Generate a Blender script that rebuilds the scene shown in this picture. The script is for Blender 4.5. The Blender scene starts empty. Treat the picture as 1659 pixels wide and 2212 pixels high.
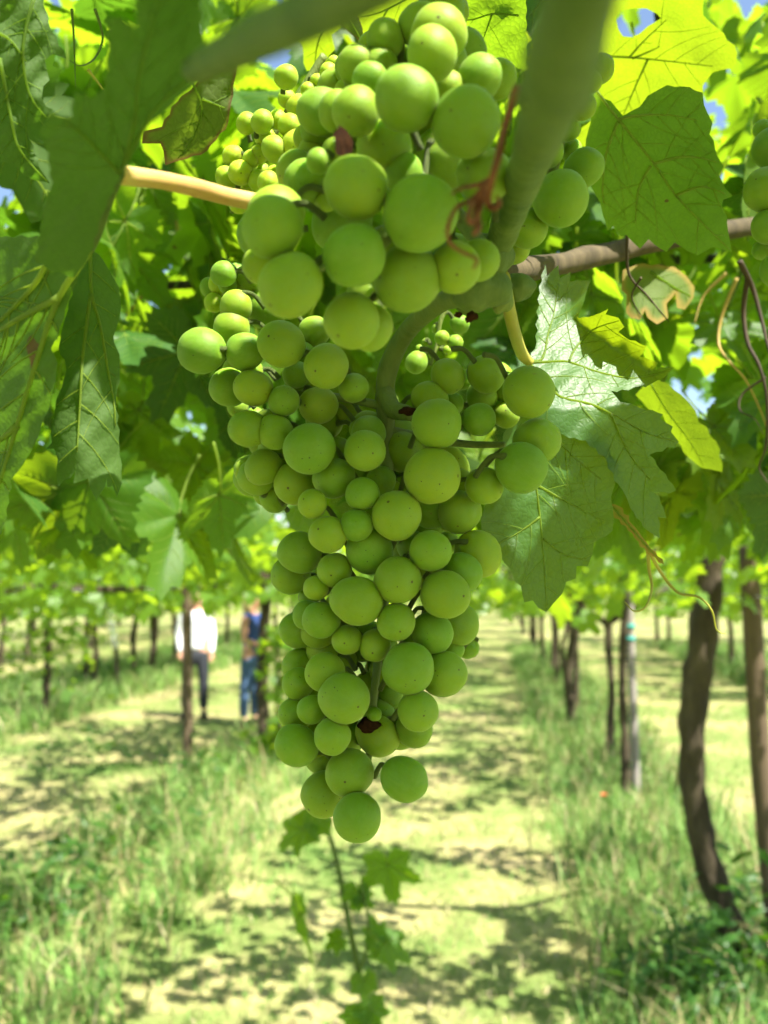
import bpy, math, random
import numpy as np
from mathutils import Vector, Matrix, noise
from mathutils.geometry import delaunay_2d_cdt
R = math.radians
random.seed(7)
scene = bpy.context.scene
col = scene.collection

# ------------------------------------------------------------------ camera, sky, sun, exposure
CAM_H = 1.80
PITCH = R(4.06)
LENS = 33.0
cd = bpy.data.cameras.new('camera')
cam = bpy.data.objects.new('camera', cd); col.objects.link(cam)
cam.location = (0, 0, CAM_H)
cam.rotation_euler = (R(90) + PITCH, 0, 0)
cd.sensor_fit = 'VERTICAL'; cd.sensor_height = 36; cd.sensor_width = 36; cd.lens = LENS
cd.clip_start = 0.01; cd.clip_end = 2000
cd.dof.use_dof = True; cd.dof.focus_distance = 0.36; cd.dof.aperture_fstop = 12.5
scene.camera = cam

SUN_DIR = Vector((0.40, -0.38, 0.835)).normalized()          # towards the sun
w = bpy.data.worlds.new('World'); scene.world = w; w.use_nodes = True
nt = w.node_tree; nt.nodes.clear()
sky = nt.nodes.new('ShaderNodeTexSky'); sky.sky_type = 'NISHITA'; sky.sun_disc = False
sky.sun_elevation = math.asin(SUN_DIR.z); sky.sun_rotation = math.atan2(SUN_DIR.x, SUN_DIR.y)
bg = nt.nodes.new('ShaderNodeBackground'); bg.inputs['Strength'].default_value = 0.075
wo = nt.nodes.new('ShaderNodeOutputWorld')
nt.links.new(sky.outputs[0], bg.inputs[0]); nt.links.new(bg.outputs[0], wo.inputs[0])
sl = bpy.data.lights.new('sun', 'SUN'); sl.energy = 5.0; sl.angle = R(0.5); sl.color = (1.0, 0.95, 0.86)
sun = bpy.data.objects.new('sun', sl); col.objects.link(sun)
sun.rotation_euler = SUN_DIR.to_track_quat('Z', 'Y').to_euler()
scene.view_settings.view_transform = 'Standard'; scene.view_settings.look = 'None'
scene.view_settings.gamma = 1.0; scene.view_settings.use_curve_mapping = False
scene.view_settings.exposure = 1.88
scene.render.engine = 'CYCLES'
scene.cycles.use_denoising = True; scene.cycles.use_adaptive_sampling = True; scene.cycles.adaptive_threshold = 0.03
scene.cycles.max_bounces = 6; scene.cycles.diffuse_bounces = 4; scene.cycles.glossy_bounces = 2; scene.cycles.transmission_bounces = 4
scene.cycles.sample_clamp_indirect = 6.0

# ------------------------------------------------------------------ a photo point at its distance -> world
FP = 2212 * LENS / 36.0
CR = Matrix.Rotation(R(90) + PITCH, 3, 'X')
CL = Vector((0, 0, CAM_H))
def at(px, py, d):
    return CL + CR @ Vector(((px - 829.5) / FP * d, -(py - 1106) / FP * d, -d))
def C(k, pts):                                               # enlarged crop k -> photo grid
    ox, oy = {1: (0, 0), 2: (553, 0), 3: (1106, 0), 4: (0, 553), 5: (553, 553), 6: (1106, 553),
              7: (0, 1106), 8: (553, 1106), 9: (1106, 1106), 11: (553, 1659)}[k]
    return [(ox + p[0] / 3, oy + p[1] / 3) + tuple(p[2:]) for p in pts]
# rows of vines run along U; T is across them, to the right
TH = math.atan((1060 - 829.5) / FP)
U = Vector((math.sin(TH), math.cos(TH), 0)); T = Vector((math.cos(TH), -math.sin(TH), 0))
def row(s, t, z=0.0):
    v = U * s + T * t; return Vector((v.x, v.y, z))
def ground_at(px, d):
    p = at(px, 1250, d); return Vector((p.x, p.y, 0))

# ------------------------------------------------------------------ node helpers / materials
def mat(name):
    m = bpy.data.materials.new(name); m.use_nodes = True
    n = m.node_tree; n.nodes.clear()
    out = n.nodes.new('ShaderNodeOutputMaterial')
    return m, n, out
def N(n, t, **kw):
    x = n.nodes.new(t)
    for k, v in kw.items():
        if k.startswith('i_'):
            x.inputs[k[2:].replace('_', ' ')].default_value = v
        else:
            setattr(x, k, v)
    return x
def mixc(n, fac, a, b, mode='MIX'):
    x = n.nodes.new('ShaderNodeMix'); x.data_type = 'RGBA'; x.blend_type = mode
    for i, v in ((0, fac), (6, a), (7, b)):
        if isinstance(v, (tuple, list)): x.inputs[i].default_value = tuple(v) + (1,) * (4 - len(v))
        elif isinstance(v, (int, float)): x.inputs[i].default_value = v
        else: n.links.new(v, x.inputs[i])
    return x.outputs[2]
def math_(n, op, a, b=None, c=None, clamp=False):
    x = n.nodes.new('ShaderNodeMath'); x.operation = op; x.use_clamp = clamp
    for i, v in enumerate((a, b, c)):
        if v is None: continue
        if isinstance(v, (int, float)): x.inputs[i].default_value = v
        else: n.links.new(v, x.inputs[i])
    return x.outputs[0]
def ramp(n, fac, stops):
    x = n.nodes.new('ShaderNodeValToRGB')
    e = x.color_ramp.elements
    while len(e) < len(stops): e.new(0.5)
    for q, (p, c) in zip(e, stops):
        q.position = p; q.color = tuple(c) + (1,) * (4 - len(c))
    n.links.new(fac, x.inputs[0]); return x.outputs[0]

def leaf_material(name, upper, under, through, rough=0.42, trans=0.42, margin=None, cell=430.0, bump=0.15, brown=0.12, simple=False, spec=0.33):
    m, n, out = mat(name)
    tc = N(n, 'ShaderNodeTexCoord'); ob = tc.outputs['Object']
    info = N(n, 'ShaderNodeObjectInfo')
    tint = N(n, 'ShaderNodeAttribute', attribute_name='tint')
    rnd = math_(n, 'ADD', math_(n, 'MULTIPLY', info.outputs['Random'], 0.7), math_(n, 'MULTIPLY', tint.outputs['Fac'], 0.6))
    off = N(n, 'ShaderNodeVectorMath', operation='ADD'); n.links.new(ob, off.inputs[0])
    cx = N(n, 'ShaderNodeCombineXYZ'); n.links.new(math_(n, 'MULTIPLY', rnd, 9.0), cx.inputs[0]); n.links.new(cx.outputs[0], off.inputs[1])
    v = off.outputs[0]
    big = N(n, 'ShaderNodeTexNoise', i_Scale=22.0, i_Detail=3.0); n.links.new(v, big.inputs['Vector'])
    fine = N(n, 'ShaderNodeTexNoise', i_Scale=420.0, i_Detail=2.0); n.links.new(v, fine.inputs['Vector'])
    wob = N(n, 'ShaderNodeVectorMath', operation='MULTIPLY_ADD'); n.links.new(fine.outputs['Color'], wob.inputs[0])
    wob.inputs[1].default_value = (0.0008,) * 3; n.links.new(v, wob.inputs[2])
    if simple: edge = math_(n, 'ADD', 0.0, 0.1)
    else:
        vor = N(n, 'ShaderNodeTexVoronoi', feature='DISTANCE_TO_EDGE', i_Scale=cell); n.links.new(wob.outputs[0], vor.inputs['Vector'])
        edge = math_(n, 'SUBTRACT', 1.0, math_(n, 'MULTIPLY', vor.outputs[0], 9.0, clamp=True), clamp=True)
    geo = N(n, 'ShaderNodeNewGeometry')
    # colour of the blade: per leaf and blotchy, paler small veins
    f = math_(n, 'ADD', math_(n, 'MULTIPLY', big.outputs[0], 0.9), math_(n, 'MULTIPLY', rnd, 0.5))
    up = mixc(n, math_(n, 'SUBTRACT', f, 0.35, clamp=True), upper, tuple(c * k for c, k in zip(upper, (1.9, 1.45, 1.1))))
    up = mixc(n, math_(n, 'MULTIPLY', edge, 0.10), up, tuple(min(1, c * 2.2) for c in upper))
    un = mixc(n, math_(n, 'SUBTRACT', f, 0.35, clamp=True), under, tuple(c * k for c, k in zip(under, (1.35, 1.15, 0.95))))
    tr = mixc(n, math_(n, 'SUBTRACT', f, 0.3, clamp=True), through, tuple(min(1, c * k) for c, k in zip(through, (1.45, 1.2, 0.9))))
    tr = mixc(n, math_(n, 'MULTIPLY', edge, 0.35), tr, tuple(c * 0.6 for c in through))
    # dead specks
    sp = N(n, 'ShaderNodeTexNoise', i_Scale=60.0, i_Detail=1.0); n.links.new(v, sp.inputs['Vector'])
    dead = math_(n, 'MULTIPLY', math_(n, 'GREATER_THAN', sp.outputs[0], 0.79 - brown * 0.3), 0.85)
    if margin:
        ed = N(n, 'ShaderNodeAttribute', attribute_name='edge')
        mm = math_(n, 'SUBTRACT', math_(n, 'ADD', math_(n, 'SUBTRACT', 1.0, math_(n, 'MULTIPLY', ed.outputs['Fac'], margin[1])), math_(n, 'MULTIPLY', big.outputs[0], 1.2)), 0.75, clamp=True)
        up = mixc(n, mm, up, margin[0]); un = mixc(n, mm, un, margin[0]); tr = mixc(n, mm, tr, margin[0])
    brownc = (0.12, 0.055, 0.02)
    up = mixc(n, dead, up, brownc); un = mixc(n, dead, un, brownc); tr = mixc(n, dead, tr, brownc)
    base = mixc(n, geo.outputs['Backfacing'], up, un)
    b = N(n, 'ShaderNodeBsdfPrincipled'); n.links.new(base, b.inputs['Base Color'])
    ro = math_(n, 'ADD', rough, math_(n, 'MULTIPLY', geo.outputs['Backfacing'], 0.3)); n.links.new(ro, b.inputs['Roughness'])
    b.inputs['Specular IOR Level'].default_value = spec
    t = N(n, 'ShaderNodeBsdfTranslucent'); n.links.new(tr, t.inputs[0])
    if not simple:
        bp = N(n, 'ShaderNodeBump', i_Strength=bump, i_Distance=0.0008)
        h = math_(n, 'ADD', math_(n, 'MULTIPLY', math_(n, 'POWER', math_(n, 'MULTIPLY', vor.outputs[0], 2.2, clamp=True), 0.6), 1.0), math_(n, 'MULTIPLY', fine.outputs[0], 0.25))
        n.links.new(h, bp.inputs['Height']); n.links.new(bp.outputs[0], b.inputs['Normal']); n.links.new(bp.outputs[0], t.inputs['Normal'])
    mx = N(n, 'ShaderNodeMixShader'); mx.inputs[0].default_value = trans
    n.links.new(b.outputs[0], mx.inputs[1]); n.links.new(t.outputs[0], mx.inputs[2]); n.links.new(mx.outputs[0], out.inputs[0])
    return m

def simple_material(name, c1, c2, scale=20.0, rough=0.7, bump=0.0, stretch=None, spec=0.3, sss=0.0, dist=0.002):
    m, n, out = mat(name)
    tc = N(n, 'ShaderNodeTexCoord'); v = tc.outputs['Object']
    if stretch:
        mp = N(n, 'ShaderNodeMapping'); mp.inputs['Scale'].default_value = stretch; n.links.new(v, mp.inputs[0]); v = mp.outputs[0]
    no = N(n, 'ShaderNodeTexNoise', i_Scale=scale, i_Detail=6.0, i_Roughness=0.65); n.links.new(v, no.inputs['Vector'])
    c = ramp(n, no.outputs[0], [(0.3, c1), (0.7, c2)])
    b = N(n, 'ShaderNodeBsdfPrincipled', i_Roughness=rough); n.links.new(c, b.inputs['Base Color'])
    b.inputs['Specular IOR Level'].default_value = spec
    if sss:
        b.inputs['Subsurface Weight'].default_value = sss; b.inputs['Subsurface Scale'].default_value = 0.003
        b.inputs['Subsurface Radius'].default_value = (0.6, 0.8, 0.2)
    if bump:
        bp = N(n, 'ShaderNodeBump', i_Strength=bump, i_Distance=dist); n.links.new(no.outputs[0], bp.inputs['Height']); n.links.new(bp.outputs[0], b.inputs['Normal'])
    n.links.new(b.outputs[0], out.inputs[0]); return m

def grape_material(name, c_green, c_gold):
    m, n, out = mat(name)
    tc = N(n, 'ShaderNodeTexCoord'); ob = tc.outputs['Object']
    info = N(n, 'ShaderNodeObjectInfo')
    off = N(n, 'ShaderNodeVectorMath', operation='ADD'); n.links.new(ob, off.inputs[0])
    cx = N(n, 'ShaderNodeCombineXYZ'); n.links.new(math_(n, 'MULTIPLY', info.outputs['Random'], 40.0), cx.inputs[0]); n.links.new(cx.outputs[0], off.inputs[1])
    v = off.outputs[0]
    no = N(n, 'ShaderNodeTexNoise', i_Scale=1.3, i_Detail=3.0); n.links.new(v, no.inputs['Vector'])
    f = math_(n, 'ADD', math_(n, 'SUBTRACT', math_(n, 'MULTIPLY', no.outputs[0], 0.8), 0.15), math_(n, 'MULTIPLY', info.outputs['Random'], 0.75), clamp=True)
    c = mixc(n, f, c_green, c_gold)
    hue = math_(n, 'FRACT', math_(n, 'MULTIPLY', info.outputs['Random'], 7.31))
    c = mixc(n, math_(n, 'MULTIPLY', hue, 0.35), c, (0.075, 0.18, 0.008))
    st = N(n, 'ShaderNodeMapping'); st.inputs['Scale'].default_value = (7, 7, 0.9); n.links.new(v, st.inputs[0])
    sn = N(n, 'ShaderNodeTexNoise', i_Scale=1.0, i_Detail=3.0); n.links.new(st.outputs[0], sn.inputs['Vector'])
    c = mixc(n, math_(n, 'MULTIPLY', math_(n, 'SUBTRACT', sn.outputs[0], 0.5, clamp=True), 1.0), c, (0.20, 0.33, 0.03))
    # waxy bloom in soft patches
    bl = N(n, 'ShaderNodeTexNoise', i_Scale=2.4, i_Detail=7.0, i_Roughness=0.72); n.links.new(v, bl.inputs['Vector'])
    blf = math_(n, 'MULTIPLY', math_(n, 'SUBTRACT', bl.outputs[0], 0.38, clamp=True), 1.1)
    c = mixc(n, blf, c, (0.17, 0.29, 0.060))
    # lenticels, specks
    vo = N(n, 'ShaderNodeTexVoronoi', i_Scale=4.2); n.links.new(v, vo.inputs['Vector'])
    sep = N(n, 'ShaderNodeSeparateColor'); n.links.new(vo.outputs['Color'], sep.inputs[0])
    rad = math_(n, 'MULTIPLY', math_(n, 'SUBTRACT', sep.outputs[0], 0.50, clamp=True), 0.26)
    spk = math_(n, 'LESS_THAN', vo.outputs['Distance'], rad)
    vo2 = N(n, 'ShaderNodeTexVoronoi', i_Scale=13.0); n.links.new(v, vo2.inputs['Vector'])
    sp2 = math_(n, 'MULTIPLY', math_(n, 'LESS_THAN', vo2.outputs['Distance'], 0.14), 0.35)
    # corky scar lines
    sc = N(n, 'ShaderNodeTexNoise', i_Scale=2.0, i_Detail=6.0, i_Roughness=0.8); n.links.new(v, sc.inputs['Vector'])
    scr = math_(n, 'MULTIPLY', math_(n, 'GREATER_THAN', sc.outputs[0], 0.68), 0.55)
    c = mixc(n, sp2, c, (0.10, 0.13, 0.02)); c = mixc(n, scr, c, (0.15, 0.09, 0.03))
    c = mixc(n, math_(n, 'MULTIPLY', spk, 0.9), c, (0.035, 0.02, 0.012))
    # scar at the tip of the berry
    d = N(n, 'ShaderNodeVectorMath', operation='DISTANCE'); n.links.new(ob, d.inputs[0]); d.inputs[1].default_value = (0, 0, -1.02)
    tip = math_(n, 'LESS_THAN', math_(n, 'ADD', d.outputs['Value'], math_(n, 'MULTIPLY', bl.outputs[0], 0.05)), math_(n, 'ADD', 0.045, math_(n, 'MULTIPLY', info.outputs['Random'], 0.05)))
    c = mixc(n, math_(n, 'MULTIPLY', tip, 0.8), c, (0.06, 0.035, 0.014))
    b = N(n, 'ShaderNodeBsdfPrincipled'); n.links.new(c, b.inputs['Base Color'])
    rr = math_(n, 'ADD', 0.42, math_(n, 'MULTIPLY', bl.outputs[0], 0.25)); n.links.new(rr, b.inputs['Roughness'])
    b.inputs['Specular IOR Level'].default_value = 0.26
    b.inputs['Subsurface Weight'].default_value = 1.0
    b.inputs['Subsurface Radius'].default_value = (0.75, 1.0, 0.14)
    b.inputs['Subsurface Scale'].default_value = 0.005
    b.inputs['Sheen Weight'].default_value = 0.05; b.inputs['Sheen Roughness'].default_value = 0.5
    b.inputs['Sheen Tint'].default_value = (0.8, 0.95, 0.75, 1)
    bp = N(n, 'ShaderNodeBump', i_Strength=0.10, i_Distance=0.02); n.links.new(bl.outputs[0], bp.inputs['Height']); n.links.new(bp.outputs[0], b.inputs['Normal'])
    n.links.new(b.outputs[0], out.inputs[0]); return m

M = {}
M['leaf'] = leaf_material('vine_leaf', (0.034, 0.100, 0.012), (0.058, 0.130, 0.024), (0.32, 0.56, 0.014), trans=0.5)
M['leaf_canopy'] = leaf_material('vine_leaf_canopy', (0.034, 0.100, 0.012), (0.058, 0.130, 0.024), (0.32, 0.56, 0.014), trans=0.5, simple=True)
M['leaf_old'] = leaf_material('vine_leaf_deep', (0.025, 0.080, 0.014), (0.054, 0.108, 0.022), (0.13, 0.32, 0.014), trans=0.36)
M['leaf_young'] = leaf_material('vine_leaf_bright', (0.060, 0.130, 0.010), (0.080, 0.155, 0.020), (0.30, 0.45, 0.010), trans=0.5)
M['leaf_rugose'] = leaf_material('vine_leaf_quilted', (0.027, 0.084, 0.016), (0.060, 0.130, 0.024), (0.40, 0.58, 0.008), rough=0.47, trans=0.30, cell=430.0, bump=0.16, spec=0.42)
M['leaf_brown_edge'] = leaf_material('vine_leaf_brown_margin', (0.045, 0.095, 0.012), (0.075, 0.115, 0.025), (0.18, 0.30, 0.015), margin=((0.16, 0.07, 0.03), 5.0), brown=0.3)
M['leaf_dry_edge'] = leaf_material('vine_leaf_dry_margin', (0.05, 0.11, 0.012), (0.09, 0.14, 0.03), (0.26, 0.40, 0.015), margin=((0.36, 0.23, 0.05), 2.6), brown=0.2)
M['leaf_far'] = leaf_material('vine_leaf_far', (0.040, 0.110, 0.014), (0.065, 0.145, 0.030), (0.37, 0.60, 0.018), trans=0.5, simple=True)
def vein_material(name, c, tr):
    m, n, out = mat(name)
    b = N(n, 'ShaderNodeBsdfPrincipled', i_Roughness=0.55); b.inputs['Base Color'].default_value = c + (1,); b.inputs['Specular IOR Level'].default_value = 0.25
    no = N(n, 'ShaderNodeTexNoise', i_Scale=80.0); hs = mixc(n, no.outputs[0], tuple(k * 0.8 for k in c), tuple(k * 1.25 for k in c)); n.links.new(hs, b.inputs['Base Color'])
    t = N(n, 'ShaderNodeBsdfTranslucent'); t.inputs[0].default_value = tr + (1,)
    mx = N(n, 'ShaderNodeMixShader'); mx.inputs[0].default_value = 0.6
    n.links.new(b.outputs[0], mx.inputs[1]); n.links.new(t.outputs[0], mx.inputs[2]); n.links.new(mx.outputs[0], out.inputs[0]); return m
M['vein'] = vein_material('leaf_vein', (0.15, 0.22, 0.045), (0.60, 0.72, 0.14))
M['vein_dull'] = vein_material('leaf_vein_dull', (0.09, 0.155, 0.03), (0.50, 0.66, 0.10))
M['shoot'] = simple_material('green_shoot', (0.046, 0.092, 0.012), (0.110, 0.160, 0.032), 110, 0.6, 0.7, (1, 1, 0.25), sss=0.25)
M['petiole_red'] = simple_material('petiole_flushed', (0.58, 0.47, 0.16), (0.46, 0.25, 0.09), 30, 0.5, 0.1, sss=0.4)
M['rachis'] = simple_material('grape_stalk', (0.085, 0.145, 0.026), (0.150, 0.190, 0.040), 150, 0.6, 0.8, (1, 1, 0.3))
M['wood'] = simple_material('old_cane_bark', (0.030, 0.022, 0.011), (0.095, 0.072, 0.036), 70, 0.85, 0.7, (1, 1, 0.2))
M['bark'] = simple_material('vine_trunk_bark', (0.024, 0.018, 0.010), (0.095, 0.074, 0.042), 16, 0.9, 1.0, (1, 1, 0.22), dist=0.02)
M['stake_wood'] = simple_material('weathered_stake_wood', (0.06, 0.042, 0.024), (0.14, 0.10, 0.06), 14, 0.85, 0.5, (1, 1, 0.1), dist=0.01)
M['stake_grey'] = simple_material('grey_stake', (0.19, 0.17, 0.145), (0.30, 0.27, 0.24), 14, 0.8, 0.4, (1, 1, 0.1), dist=0.01)
M['tendril_dry'] = simple_material('dry_tendril', (0.10, 0.030, 0.014), (0.22, 0.075, 0.030), 160, 0.7, 0.5)
M['tendril_green'] = simple_material('green_tendril', (0.26, 0.27, 0.04), (0.36, 0.30, 0.06), 60, 0.5, sss=0.3)
M['tendril_orange'] = simple_material('orange_tendril', (0.34, 0.20, 0.05), (0.30, 0.24, 0.06), 60, 0.5)
M['tendril_dark'] = simple_material('dark_tendril', (0.025, 0.018, 0.010), (0.06, 0.04, 0.022), 60, 0.8)
M['hose'] = simple_material('dark_hose', (0.012, 0.010, 0.009), (0.035, 0.028, 0.022), 40, 0.6)
M['wire'] = simple_material('galvanised_wire', (0.30, 0.30, 0.30), (0.45, 0.45, 0.44), 30, 0.4)
M['tie'] = simple_material('turquoise_tie', (0.02, 0.30, 0.26), (0.03, 0.38, 0.33), 30, 0.5)
M['tube_white'] = simple_material('white_trunk_guard', (0.62, 0.62, 0.60), (0.75, 0.75, 0.73), 12, 0.6)
M['brown_bit'] = simple_material('dry_brown', (0.010, 0.005, 0.003), (0.045, 0.018, 0.007), 300, 0.9, 0.6, spec=0.05)
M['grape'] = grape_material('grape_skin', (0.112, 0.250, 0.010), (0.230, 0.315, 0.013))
M['grape_sunlit'] = grape_material('grape_skin_sunlit', (0.30, 0.42, 0.015), (0.42, 0.50, 0.02))  # brighter copy of the grape skin, sunlight put into its colour
M['skin'] = simple_material('skin', (0.46, 0.24, 0.16), (0.54, 0.29, 0.20), 10, 0.5, sss=0.2)
M['shirt'] = simple_material('white_shirt_cotton', (0.74, 0.75, 0.78), (0.80, 0.81, 0.83), 8, 0.8, 0.3)
M['trousers'] = simple_material('dark_trousers', (0.018, 0.020, 0.026), (0.035, 0.038, 0.048), 8, 0.8)
M['top_blue'] = simple_material('blue_top', (0.020, 0.045, 0.16), (0.035, 0.07, 0.22), 14, 0.8)
M['jeans'] = simple_material('blue_jeans', (0.035, 0.075, 0.16), (0.07, 0.12, 0.22), 14, 0.85)
M['hair_blond'] = simple_material('blond_hair', (0.30, 0.22, 0.10), (0.46, 0.35, 0.17), 40, 0.6, 0.4)
M['hair_short'] = simple_material('short_ginger_hair', (0.20, 0.085, 0.05), (0.28, 0.12, 0.07), 40, 0.6, 0.4)
M['shoe'] = simple_material('dark_shoe', (0.02, 0.016, 0.013), (0.04, 0.032, 0.026), 10, 0.6)
M['poppy'] = simple_material('poppy_petal', (0.50, 0.06, 0.02), (0.62, 0.09, 0.03), 30, 0.6)

def grass_material(name):
    m, n, out = mat(name)
    a = N(n, 'ShaderNodeAttribute', attribute_name='blade_colour')
    b = N(n, 'ShaderNodeBsdfPrincipled', i_Roughness=0.6); n.links.new(a.outputs['Color'], b.inputs['Base Color'])
    b.inputs['Specular IOR Level'].default_value = 0.3
    t = N(n, 'ShaderNodeBsdfTranslucent'); n.links.new(a.outputs['Color'], t.inputs[0])
    mx = N(n, 'ShaderNodeMixShader'); mx.inputs[0].default_value = 0.35
    n.links.new(b.outputs[0], mx.inputs[1]); n.links.new(t.outputs[0], mx.inputs[2]); n.links.new(mx.outputs[0], out.inputs[0]); return m
M['grass'] = grass_material('grass_blade')

def ground_material():
    m, n, out = mat('mown_vineyard_ground')
    tc = N(n, 'ShaderNodeTexCoord'); v = tc.outputs['Object']
    a = N(n, 'ShaderNodeTexNoise', i_Scale=0.9, i_Detail=5.0, i_Roughness=0.6); n.links.new(v, a.inputs['Vector'])
    b_ = N(n, 'ShaderNodeTexNoise', i_Scale=14.0, i_Detail=6.0, i_Roughness=0.7); n.links.new(v, b_.inputs['Vector'])
    c1 = ramp(n, a.outputs[0], [(0.34, (0.11, 0.19, 0.04)), (0.47, (0.22, 0.26, 0.08)), (0.57, (0.36, 0.33, 0.14)), (0.70, (0.42, 0.33, 0.18))])
    c2 = ramp(n, b_.outputs[0], [(0.3, (0.45, 0.45, 0.42)), (0.65, (1.0, 1.0, 1.0))])
    c = mixc(n, 0.8, c1, c2, 'MULTIPLY')
    b = N(n, 'ShaderNodeBsdfPrincipled', i_Roughness=0.95); n.links.new(c, b.inputs['Base Color']); b.inputs['Specular IOR Level'].default_value = 0.1
    bp = N(n, 'ShaderNodeBump', i_Strength=0.8, i_Distance=0.03); n.links.new(b_.outputs[0], bp.inputs['Height']); n.links.new(bp.outputs[0], b.inputs['Normal'])
    n.links.new(b.outputs[0], out.inputs[0]); return m
M['ground'] = ground_material()
M['hill'] = simple_material('far_hill_fields', (0.16, 0.19, 0.07), (0.30, 0.24, 0.15), 0.02, 0.95)

# ------------------------------------------------------------------ mesh helpers
def mesh_obj(name, verts, faces, m, parent=None, smooth=True, origin=None, mats=None, fmat=None, attrs=None):
    verts = np.asarray([tuple(v) for v in verts], dtype=np.float64).reshape(-1, 3)
    if origin is None: origin = Vector(verts.mean(axis=0)) if parent is not None else Vector((0, 0, 0))
    origin = Vector(origin)
    me = bpy.data.meshes.new(name)
    me.from_pydata([tuple(r) for r in (verts - np.array(origin))], [], faces)
    for mm in (mats or [m]): me.materials.append(mm)
    if fmat is not None: me.polygons.foreach_set('material_index', fmat)
    if smooth: me.polygons.foreach_set('use_smooth', [True] * len(me.polygons))
    if attrs:
        for k, vals in attrs.items():
            at_ = me.attributes.new(k, 'FLOAT', 'POINT'); at_.data.foreach_set('value', vals)
    me.update()
    o = bpy.data.objects.new(name, me); col.objects.link(o)
    put(o, origin, parent)
    return o
WORLD = {}
def put(o, origin, parent):
    o.parent = parent
    o.location = Vector(origin) - (WORLD[parent.name] if parent is not None else Vector((0, 0, 0)))
    WORLD[o.name] = Vector(origin)
def thing(name, loc, label, cat, group=None):
    o = bpy.data.objects.new(name, None); col.objects.link(o); put(o, loc, None)
    o.empty_display_size = 0.05
    return tag(o, label, cat, group)
def tag(o, label=None, cat=None, group=None, kind=None):
    for k, v in (('label', label), ('category', cat), ('group', group), ('kind', kind)):
        if v: o[k] = v
    return o

def smooth_path(pts, rad, sub=6):
    n = len(pts); P_, R_ = [], []
    if n == 2: sub = max(sub, 2)
    for i in range(n - 1):
        p0 = pts[max(i - 1, 0)]; p1 = pts[i]; p2 = pts[i + 1]; p3 = pts[min(i + 2, n - 1)]
        for k in range(sub):
            t = k / sub; t2 = t * t; t3 = t2 * t
            P_.append(0.5 * ((2 * p1) + (p2 - p0) * t + (2 * p0 - 5 * p1 + 4 * p2 - p3) * t2 + (3 * p1 - p0 - 3 * p2 + p3) * t3))
            R_.append(rad[i] * (1 - t) + rad[i + 1] * t)
    P_.append(pts[-1].copy()); R_.append(rad[-1])
    return P_, R_
def tube_geo(pts, rad, sides=8, sub=6, lump=0.0, seed=0):
    P_, R_ = smooth_path([Vector(p) for p in pts], list(rad), sub)
    V, F = [], []
    up = Vector((0.13, 0.31, 0.94)); nrm = None
    for i, p in enumerate(P_):
        d = (P_[min(i + 1, len(P_) - 1)] - P_[max(i - 1, 0)])
        d = d.normalized() if d.length > 1e-9 else Vector((0, 0, 1))
        if nrm is None: nrm = d.cross(up if abs(d.dot(up)) < 0.95 else Vector((1, 0, 0)))
        nrm = (nrm - d * nrm.dot(d)).normalized(); bn = d.cross(nrm)
        for k in range(sides):
            a = 2 * math.pi * k / sides
            r = R_[i]
            if lump: r *= 1 + lump * noise.noise(Vector((math.cos(a) * 1.3 + seed, math.sin(a) * 1.3, i * 0.35)))
            V.append(p + (nrm * math.cos(a) + bn * math.sin(a)) * r)
    n = len(P_)
    for i in range(n - 1):
        for k in range(sides):
            a = i * sides + k; b = i * sides + (k + 1) % sides
            F.append((a, b, b + sides, a + sides))
    F.append(tuple(range(sides - 1, -1, -1))); F.append(tuple(range((n - 1) * sides, n * sides)))
    return V, F
def join(parts):
    V, F = [], []
    for v, f in parts:
        o = len(V); V += list(v); F += [tuple(i + o for i in q) for q in f]
    return V, F
def tube(name, pts, rad, m, parent=None, sides=10, sub=6, lump=0.0, seed=0):
    v, f = tube_geo(pts, rad, sides, sub, lump, seed)
    return mesh_obj(name, v, f, m, parent, origin=Vector(pts[0]))
def photo_tube(name, pts, m, parent=None, sides=10, sub=6, lump=0.0, seed=0):    # (px, py, d, radius px)
    return tube(name, [at(p[0], p[1], p[2]) for p in pts], [p[3] * p[2] / FP for p in pts], m, parent, sides, sub, lump, seed)

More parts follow.
